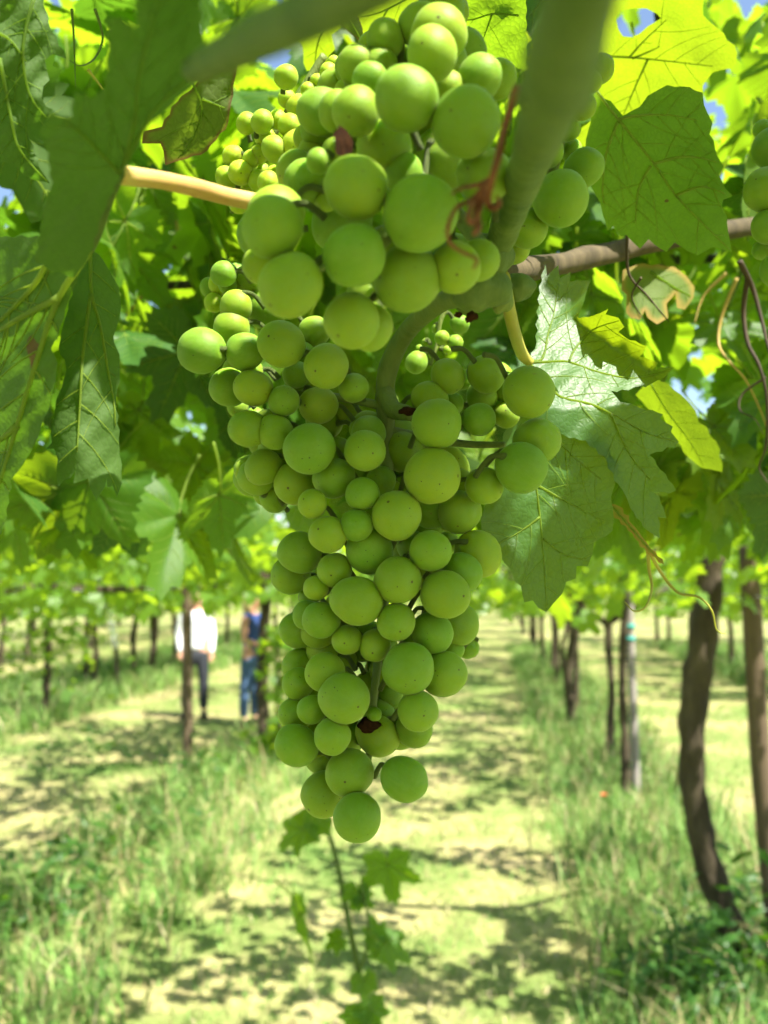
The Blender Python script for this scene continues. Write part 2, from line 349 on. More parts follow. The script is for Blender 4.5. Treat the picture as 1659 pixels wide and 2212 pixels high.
# ------------------------------------------------------------------ vine leaf shapes (unit: junction to tip = 1, tip +Y, upper side +Z)
def leaf_radius(th, lob):
    a = abs(th); r = lob[3]
    for c, L, wd in ((0, 1.0, 26), (lob[0], lob[1], 25), (lob[2], lob[4], 34)):
        r = max(r, L * math.exp(-((a - c) / wd) ** 2 * 0.75))
    if a > 140: r *= max(0.16, 1 - ((a - 140) / 40) ** 1.5 * 0.84)
    return r
def leaf_geo(seed, teeth=34, rings=4, veins=True, cup=0.25):
    rg = random.Random(seed)
    lob = (rg.uniform(48, 58), rg.uniform(0.78, 0.92), rg.uniform(102, 116), rg.uniform(0.50, 0.62), rg.uniform(0.60, 0.74))
    n = teeth * 2
    fold = rg.uniform(-0.1, 0.3); ph = rg.uniform(0, 6.28); bend = rg.uniform(0.05, 0.35) * (1 if rg.random() < 0.8 else -1)
    def z(x, y):
        r = math.hypot(x, y)
        return (-cup * 0.5 * r * r + fold * abs(x) * 0.45 - bend * max(0, y) ** 2 * 0.6
                + 0.045 * (1 - math.exp(-min(abs(x * math.cos(math.radians(a_)) - y * math.sin(math.radians(a_))) if x * math.sin(math.radians(a_)) + y * math.cos(math.radians(a_)) > 0 else 9 for a_ in (0, lob[0], -lob[0], lob[2], -lob[2])) / 0.07))
                + 0.05 * math.sin(5 * x + ph) * math.cos(4.2 * y + ph) + 0.035 * r * math.sin(math.atan2(x, y) * 7 + ph))
    V = [(0, 0, z(0, 0))]; F = []; fm = []
    out = []
    for i in range(n):
        th = -178 + 356 * i / (n - 1)
        r = leaf_radius(th, lob)
        k = (1 + rg.uniform(0.03, 0.10)) if i % 2 else (1 - rg.uniform(0.03, 0.07))
        if teeth < 12: k = 1 + rg.uniform(-0.12, 0.12)
        r *= k; t = math.radians(th + (1.5 if i % 2 else 0) * (1 if th > 0 else -1))
        out.append((r * math.sin(t), r * math.cos(t)))
    for q in range(1, rings + 1):
        s = (q / rings) ** 0.85
        for x, y in out: V.append((x * s, y * s, z(x * s, y * s)))
    for i in range(n - 1):
        F.append((0, 1 + i + 1, 1 + i)); fm.append(0)
        for q in range(rings - 1):
            a = 1 + q * n + i; F.append((a, a + 1, a + n + 1, a + n)); fm.append(0)
    nb = len(V)
    if veins:
        def strip(p0, p1, w0, w1, segs=6, curve=0.0):
            P_, Rr = [], []
            dx, dy = p1[0] - p0[0], p1[1] - p0[1]
            for k in range(segs + 1):
                t = k / segs; c = curve * math.sin(math.pi * t)
                x = p0[0] + dx * t - dy * c; y = p0[1] + dy * t + dx * c
                P_.append(Vector((x, y, z(x, y)))); Rr.append(w0 * (1 - t) + w1 * t)
            v, f = tube_geo(P_, Rr, 4, 1)
            o = len(V)
            for p in v: V.append(tuple(p))
            for q in f: F.append(tuple(i + o for i in q)); fm.append(1)
        v, f = tube_geo([Vector((0, 0, z(0, 0))), Vector((0, -0.2, 0.06)), Vector((0.03, -0.5, 0.22)), Vector((0.05, -0.7, 0.42))], [0.02, 0.017, 0.017, 0.022], 5, 3)
        o = len(V); V += [tuple(p) for p in v]
        for q in f: F.append(tuple(i + o for i in q)); fm.append(1)
        mains = [(0, 0.95), (lob[0], lob[1] * 0.93), (-lob[0], lob[1] * 0.93), (lob[2], lob[4] * 0.9), (-lob[2], lob[4] * 0.9)]
        for a, L in mains:
            e = (math.sin(math.radians(a)) * L, math.cos(math.radians(a)) * L)
            strip((0, 0), e, 0.013, 0.003)
            for k in (0.25, 0.42, 0.58, 0.74):
                p = (e[0] * k, e[1] * k)
                for sgn in (-1, 1):
                    if a and sgn * a < 0 and k < 0.4: continue
                    b = math.radians(a + sgn * 46); LL = L * (1 - k) * 0.62
                    strip(p, (p[0] + math.sin(b) * LL, p[1] + math.cos(b) * LL), 0.005, 0.0015, 4, 0.06 * sgn)
    return V, F, fm
def leaf_frame(pos, tip, nrm, size):
    y = Vector(tip).normalized(); z = Vector(nrm); z = (z - y * z.dot(y)).normalized(); x = y.cross(z)
    m = Matrix((x, y, z)).transposed().to_4x4()
    return Matrix.Translation(pos) @ m @ Matrix.Diagonal((size, size, size, 1))
LEAF = []
for i in range(8):
    V, F, fm = leaf_geo(100 + i, rings=7)
    LEAF.append((V, F, fm))
def leaf_mesh(i, m):
    key = f'leaf_{i}_{m.name}'
    if key in bpy.data.meshes: return bpy.data.meshes[key]
    V, F, fm = LEAF[i]
    me = bpy.data.meshes.new(key); me.from_pydata(V, [], F); me.materials.append(m); me.materials.append(M['vein'])
    me.polygons.foreach_set('material_index', fm); me.polygons.foreach_set('use_smooth', [True] * len(F)); me.update()
    return me
SMALL = []
for i in range(6):
    V, F, fm = leaf_geo(300 + i, teeth=11, rings=2, veins=False, cup=0.35)
    SMALL.append((np.array(V), F))
FINE = []
for i in range(6):
    V, F, fm = leaf_geo(400 + i, teeth=22, rings=2, veins=False, cup=0.3)
    FINE.append((np.array(V), F))
def rand_leaf_pose(rg, hang=0.5):
    az = rg.uniform(0, 2 * math.pi)
    tip = Vector((math.cos(az), math.sin(az), -rg.uniform(0.0, 1.6) * hang))
    nrm = Vector((rg.gauss(0, 0.45), rg.gauss(0, 0.45), 1.0))
    return tip, nrm
def leaves_mesh(mats_list, shapes, rg):            # many leaves joined: [(Matrix)], returns verts, faces, tint
    VV, FF, TT = [], [], []; o = 0
    for Mx in mats_list:
        V, F = shapes[rg.randrange(len(shapes))]
        A = np.array(Mx); W = V @ A[:3, :3].T + A[:3, 3]
        VV.append(W); FF += [tuple(i + o for i in q) for q in F]; o += len(V); TT += [rg.random()] * len(V)
    return (np.concatenate(VV) if VV else np.zeros((0, 3))), FF, TT

# traced leaf: outline on the photo grid, a depth for each point, veins, real 3-D curl
def inside(p, poly):
    x, y = p; c = False; j = len(poly) - 1
    for i in range(len(poly)):
        xi, yi = poly[i]; xj, yj = poly[j]
        if (yi > y) != (yj > y) and x < (xj - xi) * (y - yi) / (yj - yi) + xi: c = not c
        j = i
    return c
def edge_dist(p, poly):
    best = 1e9; px, py = p
    for i in range(len(poly)):
        ax, ay = poly[i]; bx, by = poly[(i + 1) % len(poly)]
        dx, dy = bx - ax, by - ay; L = dx * dx + dy * dy
        t = max(0, min(1, ((px - ax) * dx + (py - ay) * dy) / L)) if L else 0
        best = min(best, math.hypot(px - ax - t * dx, py - ay - t * dy))
    return best
def traced_leaf(outline, depth, veins, m, parent, label=None, up=True, hole=None, spacing=13, vw=3.2, branch=True, vmat=None, wave=0.0007, teeth=4.5, name='leaf', vside=1):
    rg = random.Random(int(outline[0][0] * 13 + outline[0][1]))
    poly = [(p[0], p[1]) for p in outline]
    ph = rg.uniform(0, 6)
    vl = []
    for vn in veins:
        for i in range(len(vn) - 1):
            k = max(1, int(math.hypot(vn[i + 1][0] - vn[i][0], vn[i + 1][1] - vn[i][1]) / 9))
            vl += [(vn[i][0] + (vn[i + 1][0] - vn[i][0]) * q / k, vn[i][1] + (vn[i + 1][1] - vn[i][1]) * q / k) for q in range(k)]
    vl = np.array(vl) if vl else np.zeros((0, 2))
    def pucker(x, y):
        if not len(vl): return 0.0
        dv = math.sqrt(float(((vl - (x, y)) ** 2).sum(1).min()))
        return (0.0016 * (1 - math.exp(-dv / 20.0)) + 0.0006 * noise.noise(Vector((x * 0.045, y * 0.045, ph)))) * (-1 if up else 1)
    D = lambda x, y: depth(x, y) + pucker(x, y) + wave * (math.sin(x * 0.045 + ph) * math.cos(y * 0.038 + ph * 2) + 0.5 * math.sin((x + y) * 0.09 + ph))
    # densify outline, with small teeth on the longer runs
    dense = []
    area = sum(poly[i][0] * poly[(i + 1) % len(poly)][1] - poly[(i + 1) % len(poly)][0] * poly[i][1] for i in range(len(poly)))
    for i in range(len(poly)):
        a, b = poly[i], poly[(i + 1) % len(poly)]
        k = max(1, int(math.hypot(b[0] - a[0], b[1] - a[1]) / (spacing * 1.2)))
        for q in range(k):
            t = q / k; j = 0 if q == 0 else 0.9; ln = math.hypot(b[0] - a[0], b[1] - a[1]); tt_ = teeth * rg.uniform(0.5, 1.3) if (q % 2 and k > 2) else 0
            sg = 1 if area > 0 else -1; ox, oy = (b[1] - a[1]) / ln * sg * tt_, -(b[0] - a[0]) / ln * sg * tt_
            dense.append((a[0] + (b[0] - a[0]) * t + rg.uniform(-j, j) + ox, a[1] + (b[1] - a[1]) * t + rg.uniform(-j, j) + oy))
    pts = [Vector(p) for p in dense]; ed = [(i, (i + 1) % len(dense)) for i in range(len(dense))]
    if hole:
        o = len(pts); pts += [Vector(p) for p in hole]; ed += [(o + i, o + (i + 1) % len(hole)) for i in range(len(hole))]
    xs = [p[0] for p in poly]; ys = [p[1] for p in poly]
    y = min(ys); r_ = 0
    while y < max(ys):
        x = min(xs) + (spacing / 2 if r_ % 2 else 0)
        while x < max(xs):
            q = (x + rg.uniform(-2, 2), y + rg.uniform(-2, 2))
            if inside(q, dense) and edge_dist(q, dense) > spacing * 0.45 and not (hole and (inside(q, hole) or edge_dist(q, hole) < spacing * 0.4)): pts.append(Vector(q))
            x += spacing
        y += spacing * 0.87; r_ += 1
    v2, _, fs, *_r = delaunay_2d_cdt(pts, ed, [], 1, 1e-4)
    faces = []
    for f in fs:
        cxy = (sum(v2[i].x for i in f) / 3, sum(v2[i].y for i in f) / 3)
        if not inside(cxy, dense) or (hole and inside(cxy, hole)): continue
        faces.append(tuple(f))
    V = [at(p.x, p.y, D(p.x, p.y)) for p in v2]
    # orientation: upper side towards the camera if up
    a, b, c = (V[i] for i in faces[0]); nn = (b - a).cross(c - a)
    if (nn.dot(CL - a) > 0) != up: faces = [tuple(reversed(f)) for f in faces]
    span = max(max(xs) - min(xs), max(ys) - min(ys)) * 0.5
    allp = dense
    e = [min(1.0, edge_dist((p.x, p.y), allp) / span * 2) for p in v2]
    o = mesh_obj(name, V, faces, m, parent, attrs={'edge': e})
    if label: o['label'] = label
    geos = []
    mains = [list(vn) for vn in veins]
    def lift(x, y, w): return at(x, y, D(x, y) - (0.00025 + w * 0.55 * D(x, y) / FP) * vside)
    def addv(line, w0, w1):
        P2 = smooth_path([Vector((q[0], q[1], 0)) for q in line], [1] * len(line), 4)[0]; dn = [P2[0]]
        for q in P2[1:]:
            if (q - dn[-1]).length > 5: dn.append(q)
        if dn[-1] is not P2[-1]: dn.append(P2[-1])
        line = [(q.x, q.y) for q in dn]
        n = len(line); P_ = [lift(x, y, w0 + (w1 - w0) * i / max(1, n - 1)) for i, (x, y) in enumerate(line)]
        if n < 2: return
        geos.append(tube_geo(P_, [(w0 + (w1 - w0) * i / (n - 1)) * D(*line[i]) / FP for i in range(n)], 6, 1))
    for vn in mains:
        addv(vn, vw, vw * 0.3)
        if branch:
            L = sum(math.hypot(vn[i + 1][0] - vn[i][0], vn[i + 1][1] - vn[i][1]) for i in range(len(vn) - 1))
            step = max(30, L / 7); acc = step * 0.8; side = 1
            for i in range(len(vn) - 1):
                ax, ay = vn[i]; bx, by = vn[i + 1]; sl_ = math.hypot(bx - ax, by - ay); ang = math.atan2(by - ay, bx - ax); pos = 0
                while acc < sl_ - pos:
                    pos += acc; acc = step * rg.uniform(0.5, 0.8); side = -side
                    x, y_ = ax + (bx - ax) * pos / sl_, ay + (by - ay) * pos / sl_
                    a_ = ang + side * R(rg.uniform(42, 58)); line = [(x, y_)]
                    for k in range(14):
                        x += math.cos(a_) * 11; y_ += math.sin(a_) * 11; a_ -= side * 0.035
                        if not inside((x, y_), dense) or (hole and inside((x, y_), hole)): break
                        near = min(math.hypot(x - q[0], y_ - q[1]) for vv in mains if vv is not vn for q in vv) if len(mains) > 1 else 99
                        if near < 16: break
                        line.append((x, y_))
                    if len(line) > 2: addv(line, vw * 0.26, vw * 0.10)
                acc -= sl_ - pos
    if geos:
        v, f = join(geos)
        mesh_obj('vein', v, f, vmat or M['vein_dull'], o)
    return o
def plane(d0, x0, y0, gx=0.0, gy=0.0, cx=0.0, cy=0.0):
    return lambda x, y: d0 + gx * (x - x0) / 1000 + gy * (y - y0) / 1000 + cx * ((x - x0) / 1000) ** 2 + cy * ((y - y0) / 1000) ** 2

# ================================================================== THE SETTING
def grid_ground():
    V, F = [], []
    xs = [-400, -120, -50, -25] + [x * 0.5 for x in range(-30, 31)] + [25, 50, 120, 400]
    ys = [-60, -20, -8] + [y * 0.5 for y in range(-8, 61)] + [40, 60, 120, 300, 700]
    for y in ys:
        for x in xs:
            V.append((x, y, 0.035 * noise.noise(Vector((x * 0.5, y * 0.5, 0))) + 0.02 * noise.noise(Vector((x * 1.7, y * 1.7, 3))) - 0.03))
    nx = len(xs)
    for j in range(len(ys) - 1):
        for i in range(nx - 1):
            a = j * nx + i; F.append((a, a + 1, a + nx + 1, a + nx))
    o = mesh_obj('ground', V, F, M['ground']); tag(o, 'mown straw-coloured vineyard floor with green patches', None, None, 'structure')
grid_ground()
def hill():
    V, F = [], []
    n = 60
    for j, (y, h) in enumerate(((230, -0.5), (300, 6), (420, 13), (600, 10))):
        for i in range(n + 1):
            x = -420 + 840 * i / n
            V.append((x, y, h * (0.75 + 0.5 * noise.noise(Vector((x * 0.008, j * 0.4, 5)))) if j else -0.5))
    for j in range(3):
        for i in range(n):
            a = j * (n + 1) + i; F.append((a, a + 1, a + n + 2, a + n + 1))
    tag(mesh_obj('hill', V, F, M['hill']), 'low hazy hillside fields beyond the last vines', None, None, 'structure')
hill()

# grass: mown stubble between rows, taller strips under the vines
rgn = np.random.default_rng(5)
def blades(name, label, base, h, lean, width, colours):
    n = len(base)
    az = rgn.uniform(0, 2 * np.pi, n); d = np.stack([np.cos(az), np.sin(az), np.zeros(n)], 1)
    az2 = rgn.uniform(0, 2 * np.pi, n); wv = np.stack([np.cos(az2), np.sin(az2), np.zeros(n)], 1) * width[:, None]
    upv = np.array([0, 0, 1.0])
    l = lean[:, None]; hh = h[:, None]
    p0 = base; p1 = base + upv * hh * 0.6 + d * l * hh * 0.3; p2 = base + upv * hh * (1 - 0.35 * l) + d * l * hh * 0.95
    V = np.stack([p0 - wv, p0 + wv, p1 - wv * 0.7, p1 + wv * 0.7, p2], 1).reshape(-1, 3)
    i = np.arange(n)[:, None] * 5
    F = np.concatenate([i + np.array([[0, 1, 3]]), i + np.array([[0, 3, 2]]), i + np.array([[2, 3, 4]])], 1).reshape(-1, 3)
    me = bpy.data.meshes.new(name); me.vertices.add(n * 5); me.vertices.foreach_set('co', V.ravel())
    me.loops.add(len(F) * 3); me.loops.foreach_set('vertex_index', F.ravel().astype(np.int32))
    me.polygons.add(len(F)); me.polygons.foreach_set('loop_start', np.arange(len(F)) * 3); me.polygons.foreach_set('loop_total', np.full(len(F), 3))
    me.update(calc_edges=True)
    ca = me.color_attributes.new('blade_colour', 'FLOAT_COLOR', 'POINT')
    cc = np.concatenate([np.repeat(colours, 5, axis=0), np.ones((n * 5, 1))], 1); ca.data.foreach_set('color', cc.ravel())
    me.materials.append(M['grass'])
    o = bpy.data.objects.new(name, me); col.objects.link(o); WORLD[o.name] = Vector((0, 0, 0))
    return tag(o, label, 'grass', None, 'stuff')
def scatter(n, s0, s1, t0, t1, near=True, clump=0.0):
    s = s0 + (s1 - s0) * rgn.random(n) ** (1.7 if near else 1.0); t = rgn.uniform(t0, t1, n) + rgn.normal(0, 0.09, n)
    base = np.outer(s, np.array(U)) + np.outer(t, np.array(T)); base[:, 2] = -0.04
    if clump:
        keep = np.array([noise.noise(Vector((b[0] * 1.6, b[1] * 1.6, 2))) + noise.noise(Vector((b[0] * 4.5, b[1] * 4.5, 7))) * 0.6 for b in base]) > rgn.normal(-clump, 0.25, n)
        base = base[keep]
    return base
GREEN = np.array([[0.13, 0.26, 0.04], [0.19, 0.34, 0.07], [0.09, 0.21, 0.04], [0.25, 0.36, 0.10]])
STRAW = np.array([[0.44, 0.38, 0.18], [0.38, 0.34, 0.15], [0.26, 0.30, 0.10], [0.50, 0.41, 0.25]])
def colours(n, green):
    pick = rgn.random(n) < green
    c = np.where(pick[:, None], GREEN[rgn.integers(0, 4, n)], STRAW[rgn.integers(0, 4, n)])
    return c * rgn.uniform(0.75, 1.25, (n, 1))
b = scatter(80000, 3.0, 26, -9, 7)
n = len(b); b[:, 2] = -0.05
gn = np.array([noise.noise(Vector((q[0] * 0.8, q[1] * 0.8, 11))) for q in b])
c = np.where((gn + rgn.normal(0, 0.25, n))[:, None] > 0.02, GREEN[rgn.integers(0, 4, n)], STRAW[rgn.integers(0, 4, n)]) * rgn.uniform(0.8, 1.25, (n, 1))
blades('mown_grass', 'short mown grass and straw covering the alley floor', b, rgn.uniform(0.05, 0.11, n), rgn.uniform(0.4, 1.3, n), rgn.uniform(0.003, 0.007, n), c)
b = scatter(25000, 3.2, 26, 0.5, 1.75, clump=0.0); n = len(b)
blades('tall_grass', 'tall green grass strip growing under the right row of vines', b, rgn.uniform(0.10, 0.40, n) * rgn.uniform(0.5, 1, n), rgn.uniform(0.2, 1.0, n), rgn.uniform(0.003, 0.008, n), colours(n, 0.84))
b = scatter(27000, 3.4, 26, -2.9, -1.65, clump=-0.02); n = len(b)
blades('tall_grass', 'tall arching green grass strip left of the sunlit alley', b, rgn.uniform(0.10, 0.42, n) * rgn.uniform(0.5, 1, n), rgn.uniform(0.3, 1.2, n), rgn.uniform(0.003, 0.008, n), colours(n, 0.86))
for t0_, t1_, lb in ((0.4, 1.9, 'dry seed-headed grass stalks along the right row'), (-3.0, -1.6, 'dry seed-headed grass stalks along the left strip')):
    b = scatter(450, 3.4, 16, t0_, t1_); n = len(b)
    blades('dry_grass', lb, b, rgn.uniform(0.25, 0.6, n), rgn.uniform(0.2, 0.9, n), rgn.uniform(0.002, 0.005, n), np.tile(np.array([[0.42, 0.33, 0.17]]), (n, 1)) * rgn.uniform(0.6, 1.2, (n, 1)))
b = scatter(26000, 8, 30, -8, -5.4, False, clump=0.2); n = len(b)
blades('tall_grass', 'grassy strip under the far left row of vines', b, rgn.uniform(0.12, 0.45, n), rgn.uniform(0.2, 1.0, n), rgn.uniform(0.006, 0.012, n), colours(n, 0.85))
b = scatter(20000, 5, 26, 4.3, 6.2, False, clump=0.2); n = len(b)
blades('tall_grass', 'grassy strip under the far right row of vines', b, rgn.uniform(0.12, 0.40, n), rgn.uniform(0.2, 1.0, n), rgn.uniform(0.006, 0.012, n), colours(n, 0.8))

# ================================================================== BACKGROUND VINES
def crown_mesh(seed, n, shapes, zlo=1.6, tw=1.75, sw=1.2, size=(0.055, 0.095), key='crown', low=0.12):
    rg = random.Random(seed); L = []
    while len(L) < n:
        t = rg.gauss(0, tw * 0.55); s = rg.uniform(-sw, sw)
        if abs(t) > tw: continue
        if noise.noise(Vector((t * 1.5 + seed * 3.1, s * 1.5, seed))) < -0.10: continue
        top = 2.10 + 0.28 * min(1, abs(t) / tw) + 0.15 * noise.noise(Vector((s * 2, t * 2, seed + 4)))
        z = top - abs(rg.gauss(0, 0.16))
        if rg.random() < low: z = rg.uniform(zlo, 2.0)
        p = T * t + U * s + Vector((0, 0, z))
        tip, nr = rand_leaf_pose(rg, 0.7 if z > 1.9 else 1.5)
        L.append(leaf_frame(p, tip, nr, rg.uniform(*size)))
    V, F, tt = leaves_mesh(L, shapes, rg)
    me = bpy.data.meshes.new(key); me.from_pydata([tuple(v) for v in V], [], F); me.materials.append(M['leaf_far'])
    a = me.attributes.new('tint', 'FLOAT', 'POINT'); a.data.foreach_set('value', tt)
    me.polygons.foreach_set('use_smooth', [True] * len(F)); me.update(); return me
CROWNS = [crown_mesh(20 + i, 820, SMALL) for i in range(5)]
FAR_CROWNS = [crown_mesh(80 + i, 1500, SMALL, zlo=1.2, low=0.42) for i in range(4)]
ARMS = []
for i in range(3):
    rg = random.Random(60 + i); g = []
    for sgn in (-1, 1):
        p = [Vector((0, 0, 1.32))]
        for k in range(1, 5):
            p.append(T * (sgn * k * 0.33 + rg.uniform(-.05, .05)) + U * rg.uniform(-0.15, 0.15) * k + Vector((0, 0, 1.32 + 0.19 * k + rg.uniform(-.04, .04))))
        g.append(tube_geo(p, [0.035, 0.028, 0.02, 0.015, 0.009], 6, 3, 0.2, i))
    v, f = join(g); me = bpy.data.meshes.new('arm'); me.from_pydata([tuple(q) for q in v], [], f); me.materials.append(M['bark']); me.update(); ARMS.append(me)
def link(name, me, parent, loc=(0, 0, 0), rz=0.0, sc=1.0):
    o = bpy.data.objects.new(name, me); col.objects.link(o); o.parent = parent; o.location = loc; o.rotation_euler = (0, 0, rz); o.scale = (sc, sc, 1)
    WORLD[o.name] = (WORLD[parent.name] if parent is not None else Vector()) + Vector(loc); return o
VI = [0]
def vine(base, label, group, path=None, r=0.045, crown=True):
    VI[0] += 1; k = VI[0]; rg = random.Random(900 + k)
    o = thing('grapevine', base, label, 'grapevine', group)
    if path is None:
        a, b2 = rg.uniform(-0.09, 0.09), rg.uniform(-0.09, 0.09)
        path = [base + Vector((0, 0, -0.08)), base + Vector((a * 0.6, b2, 0.3)), base + Vector((a, b2 * 0.5, 0.7)), base + Vector((a * 0.3, b2 * 0.2, 1.05)), base + Vector((0, 0, 1.38))]
        rad = [r * 1.45, r * 1.05, r * 0.95, r * 0.95, r * 1.15]
    else:
        path, rad = path
    v, f = tube_geo(path, rad, 14, 9, 0.34, k)
    mesh_obj('trunk', v, f, M['bark'], o, origin=path[0])
    if crown:
        rz = math.pi * rg.randrange(2)
        top = path[-1] - base
        link('arm', ARMS[k % 3], o, (top.x, top.y, top.z - 1.34), rz)
        link('crown', FAR_CROWNS[k % 4] if base.length > 15.5 else CROWNS[k % 5], o, (top.x, top.y, rg.uniform(-0.06, 0.06)), rz)
    return o
def ptrunk(pts, d):
    P_ = [at(p[0], p[1], d) for p in pts]; return P_[::-1], [p[2] * d / FP for p in pts][::-1]
# right row
pt = ptrunk([(1540, 1130, 33), (1532, 1220, 30), (1526, 1320, 29), (1508, 1450, 32), (1494, 1600, 28), (1504, 1750, 26), (1534, 1880, 28), (1582, 2010, 33), (1616, 2105, 42)], 4.4)
vine(Vector((pt[0][0].x, pt[0][0].y, 0)), 'thick crooked dark vine trunk nearest on the right, curving to its foot', 'vines of the right row', pt)
pt = ptrunk([(1345, 1240, 10), (1348, 1340, 8), (1344, 1480, 9), (1350, 1600, 9), (1352, 1735, 11)], 7.6)
vine(Vector((pt[0][0].x, pt[0][0].y, 0)), 'thin vine trunk tied against the pale grey stake', 'vines of the right row', pt)
pt = ptrunk([(1268, 1240, 12), (1255, 1310, 10), (1240, 1380, 10), (1228, 1450, 10), (1232, 1520, 10), (1238, 1570, 12)], 11.4)
vine(Vector((pt[0][0].x, pt[0][0].y, 0)), 'slender bowed vine trunk left of the pale grey stake', 'vines of the right row', pt)
for s, lab in ((9.5, 'slim vine between the pale grey stake and the bowed slender trunk'), (13.1, 'vine just beyond the bowed slender trunk in the right row'), (14.9, 'vine second beyond the bowed slender trunk in the right row'), (16.7, 'vine third beyond the bowed slender trunk in the right row'), (18.6, 'vine fourth beyond the bowed slender trunk in the right row')):
    vine(row(s, 1.17 + random.uniform(-.08, .08)), lab, 'vines of the right row', r=0.036)
for s, lab in zip((21, 24.4, 28, 32, 37, 43), ('sixth', 'seventh', 'eighth', 'ninth', 'tenth', 'last')): vine(row(s, 1.17 + random.uniform(-.1, .1)), lab + ' vine trunk along the right row, where the trunks crowd together', 'vines of the right row')
# left row
pt = ptrunk([(574, 1240, 12), (574, 1300, 11), (568, 1400, 11), (566, 1500, 12), (574, 1600, 16)], 10.3)
vine(Vector((pt[0][0].x, pt[0][0].y, 0)), 'vine trunk in front of the person in the blue top', 'vines of the left row', pt)
o = vine(row(3.4, -2.8), 'leaf canopy of the left row reaching in from the left edge', 'vines of the left row')
for k, (ds, dt) in enumerate(((2.3, 0.0), (4.4, 0.1), (6.4, 0.0))):
    q = U * ds + T * dt; link('crown', CROWNS[(k + 2) % 5], o, (q.x, q.y, 0.02 * k), math.pi * (k % 2))
    tube('arm', [row(3.4 + ds - 2.2, -2.8, 1.75), row(3.4 + ds - 1, -2.75, 1.72), row(3.4 + ds, -2.8, 1.76)], [0.03, 0.025, 0.02], M['bark'], o, 8, 4, 0.2)
for d, px, lab in ((14.5, 700, 'vine hidden behind the big bunch in the left row'), (17.5, 327, 'double dark vine trunk left of the person in the white shirt'), (15.0, 205, 'thin dark trunk beside the white trunk guard on the left'),
                   (12.2, 105, 'leafy vine with low foliage near the left edge'), (21, 60, 'far vine trunk at the left edge behind the leafy vine')):
    vine(ground_at(px, d), lab, 'vines left of the alley', r=0.06 if d > 15 else 0.045)
for s, lab in zip((19, 23, 27, 31, 36, 42), ('nearest', 'second', 'third', 'fourth', 'fifth', 'last')): vine(row(s, -2.7 + random.uniform(-.15, .15)), lab + ' of the distant left-row vines behind the hanging bunch', 'vines of the left row')
ORD = ['nearest', 'second', 'third', 'fourth', 'fifth', 'sixth', 'seventh', 'eighth', 'ninth', 'tenth']
for t, lab in ((-6.6, 'second row to the left of the alley'), (-10.4, 'third row to the left of the alley'), (-14.2, 'fourth row to the left of the alley'), (4.9, 'second row to the right, seen between the trunks'), (8.7, 'third row to the right, seen between the trunks'), (12.5, 'fourth row to the right, seen between the trunks')):
    q_ = 0
    for k in range(10):
        s = (14.5 if t < 0 else 8.0) + 2.3 * k + random.uniform(-.4, .4)
        p = row(s, t + random.uniform(-.15, .15))
        if abs(p.x / p.y) > 0.52: continue
        vine(p, ORD[q_] + ' vine in view in the ' + lab, 'vines in the ' + lab, r=0.05); q_ += 1
# the vineyard beyond the last vines one can tell apart: a far mass of foliage
rg = random.Random(77); L = []
for _ in range(5200):
    s_ = rg.uniform(44, 60); t_ = rg.uniform(-34, 34)
    L.append(leaf_frame(row(s_, t_, abs(rg.gauss(1.3, 0.6)) + 0.1), *rand_leaf_pose(rg, 1.2), rg.uniform(0.16, 0.32)))
V, F, tt = leaves_mesh(L, SMALL, rg)
tag(mesh_obj('far_foliage', V, F, M['leaf_far'], None, attrs={'tint': tt}), 'far-off vine foliage closing the ends of the rows', 'foliage', None, 'stuff')
# low leafy growth: on the trunk at the left edge and by the person in blue
def leaf_clump(parent, centre, rad, n, seed, name='crown', label=None, sz=(0.05, 0.085)):
    rg = random.Random(seed); L = []
    for _ in range(n):
        p = Vector(centre) + Vector((rg.gauss(0, rad[0]), rg.gauss(0, rad[1]), rg.gauss(0, rad[2])))
        tip, nr = rand_leaf_pose(rg, 1.4); L.append(leaf_frame(p, tip, nr, rg.uniform(*sz)))
    V, F, tt = leaves_mesh(L, FINE, rg)
    o = mesh_obj(name, V, F, M['leaf_far'], parent, origin=centre, attrs={'tint': tt})
    if label: o['label'] = label
    return o
o = thing('grapevine', ground_at(600, 9.6), 'leafy low suckers sprouting beside the person in blue', 'grapevine', 'vines of the left row')
leaf_clump(o, at(610, 1420, 9.6), (0.12, 0.1, 0.24), 150, 4); leaf_clump(o, at(600, 1610, 9.4), (0.16, 0.12, 0.12), 130, 5); leaf_clump(o, at(640, 1560, 9.2), (0.13, 0.1, 0.22), 110, 6)
g0 = ground_at(600, 9.6); tube('stem', [g0, g0 + Vector((0.03, 0, 0.5)), g0 + Vector((0.0, 0, 1.1))], [0.02, 0.015, 0.008], M['bark'], o, 6)
o = thing('grapevine', ground_at(105, 12.0), 'hanging green shoots in front of the left-edge trunk', 'grapevine', 'vines left of the alley')
leaf_clump(o, at(110, 1380, 12.0), (0.35, 0.2, 0.35), 260, 8); leaf_clump(o, at(60, 1260, 11.5), (0.5, 0.25, 0.18), 260, 9)
g0 = ground_at(105, 12.0); tube('stem', [g0, g0 + Vector((0.03, 0, 0.6)), g0 + Vector((0.0, 0, 1.5))], [0.03, 0.02, 0.012], M['bark'], o, 6)

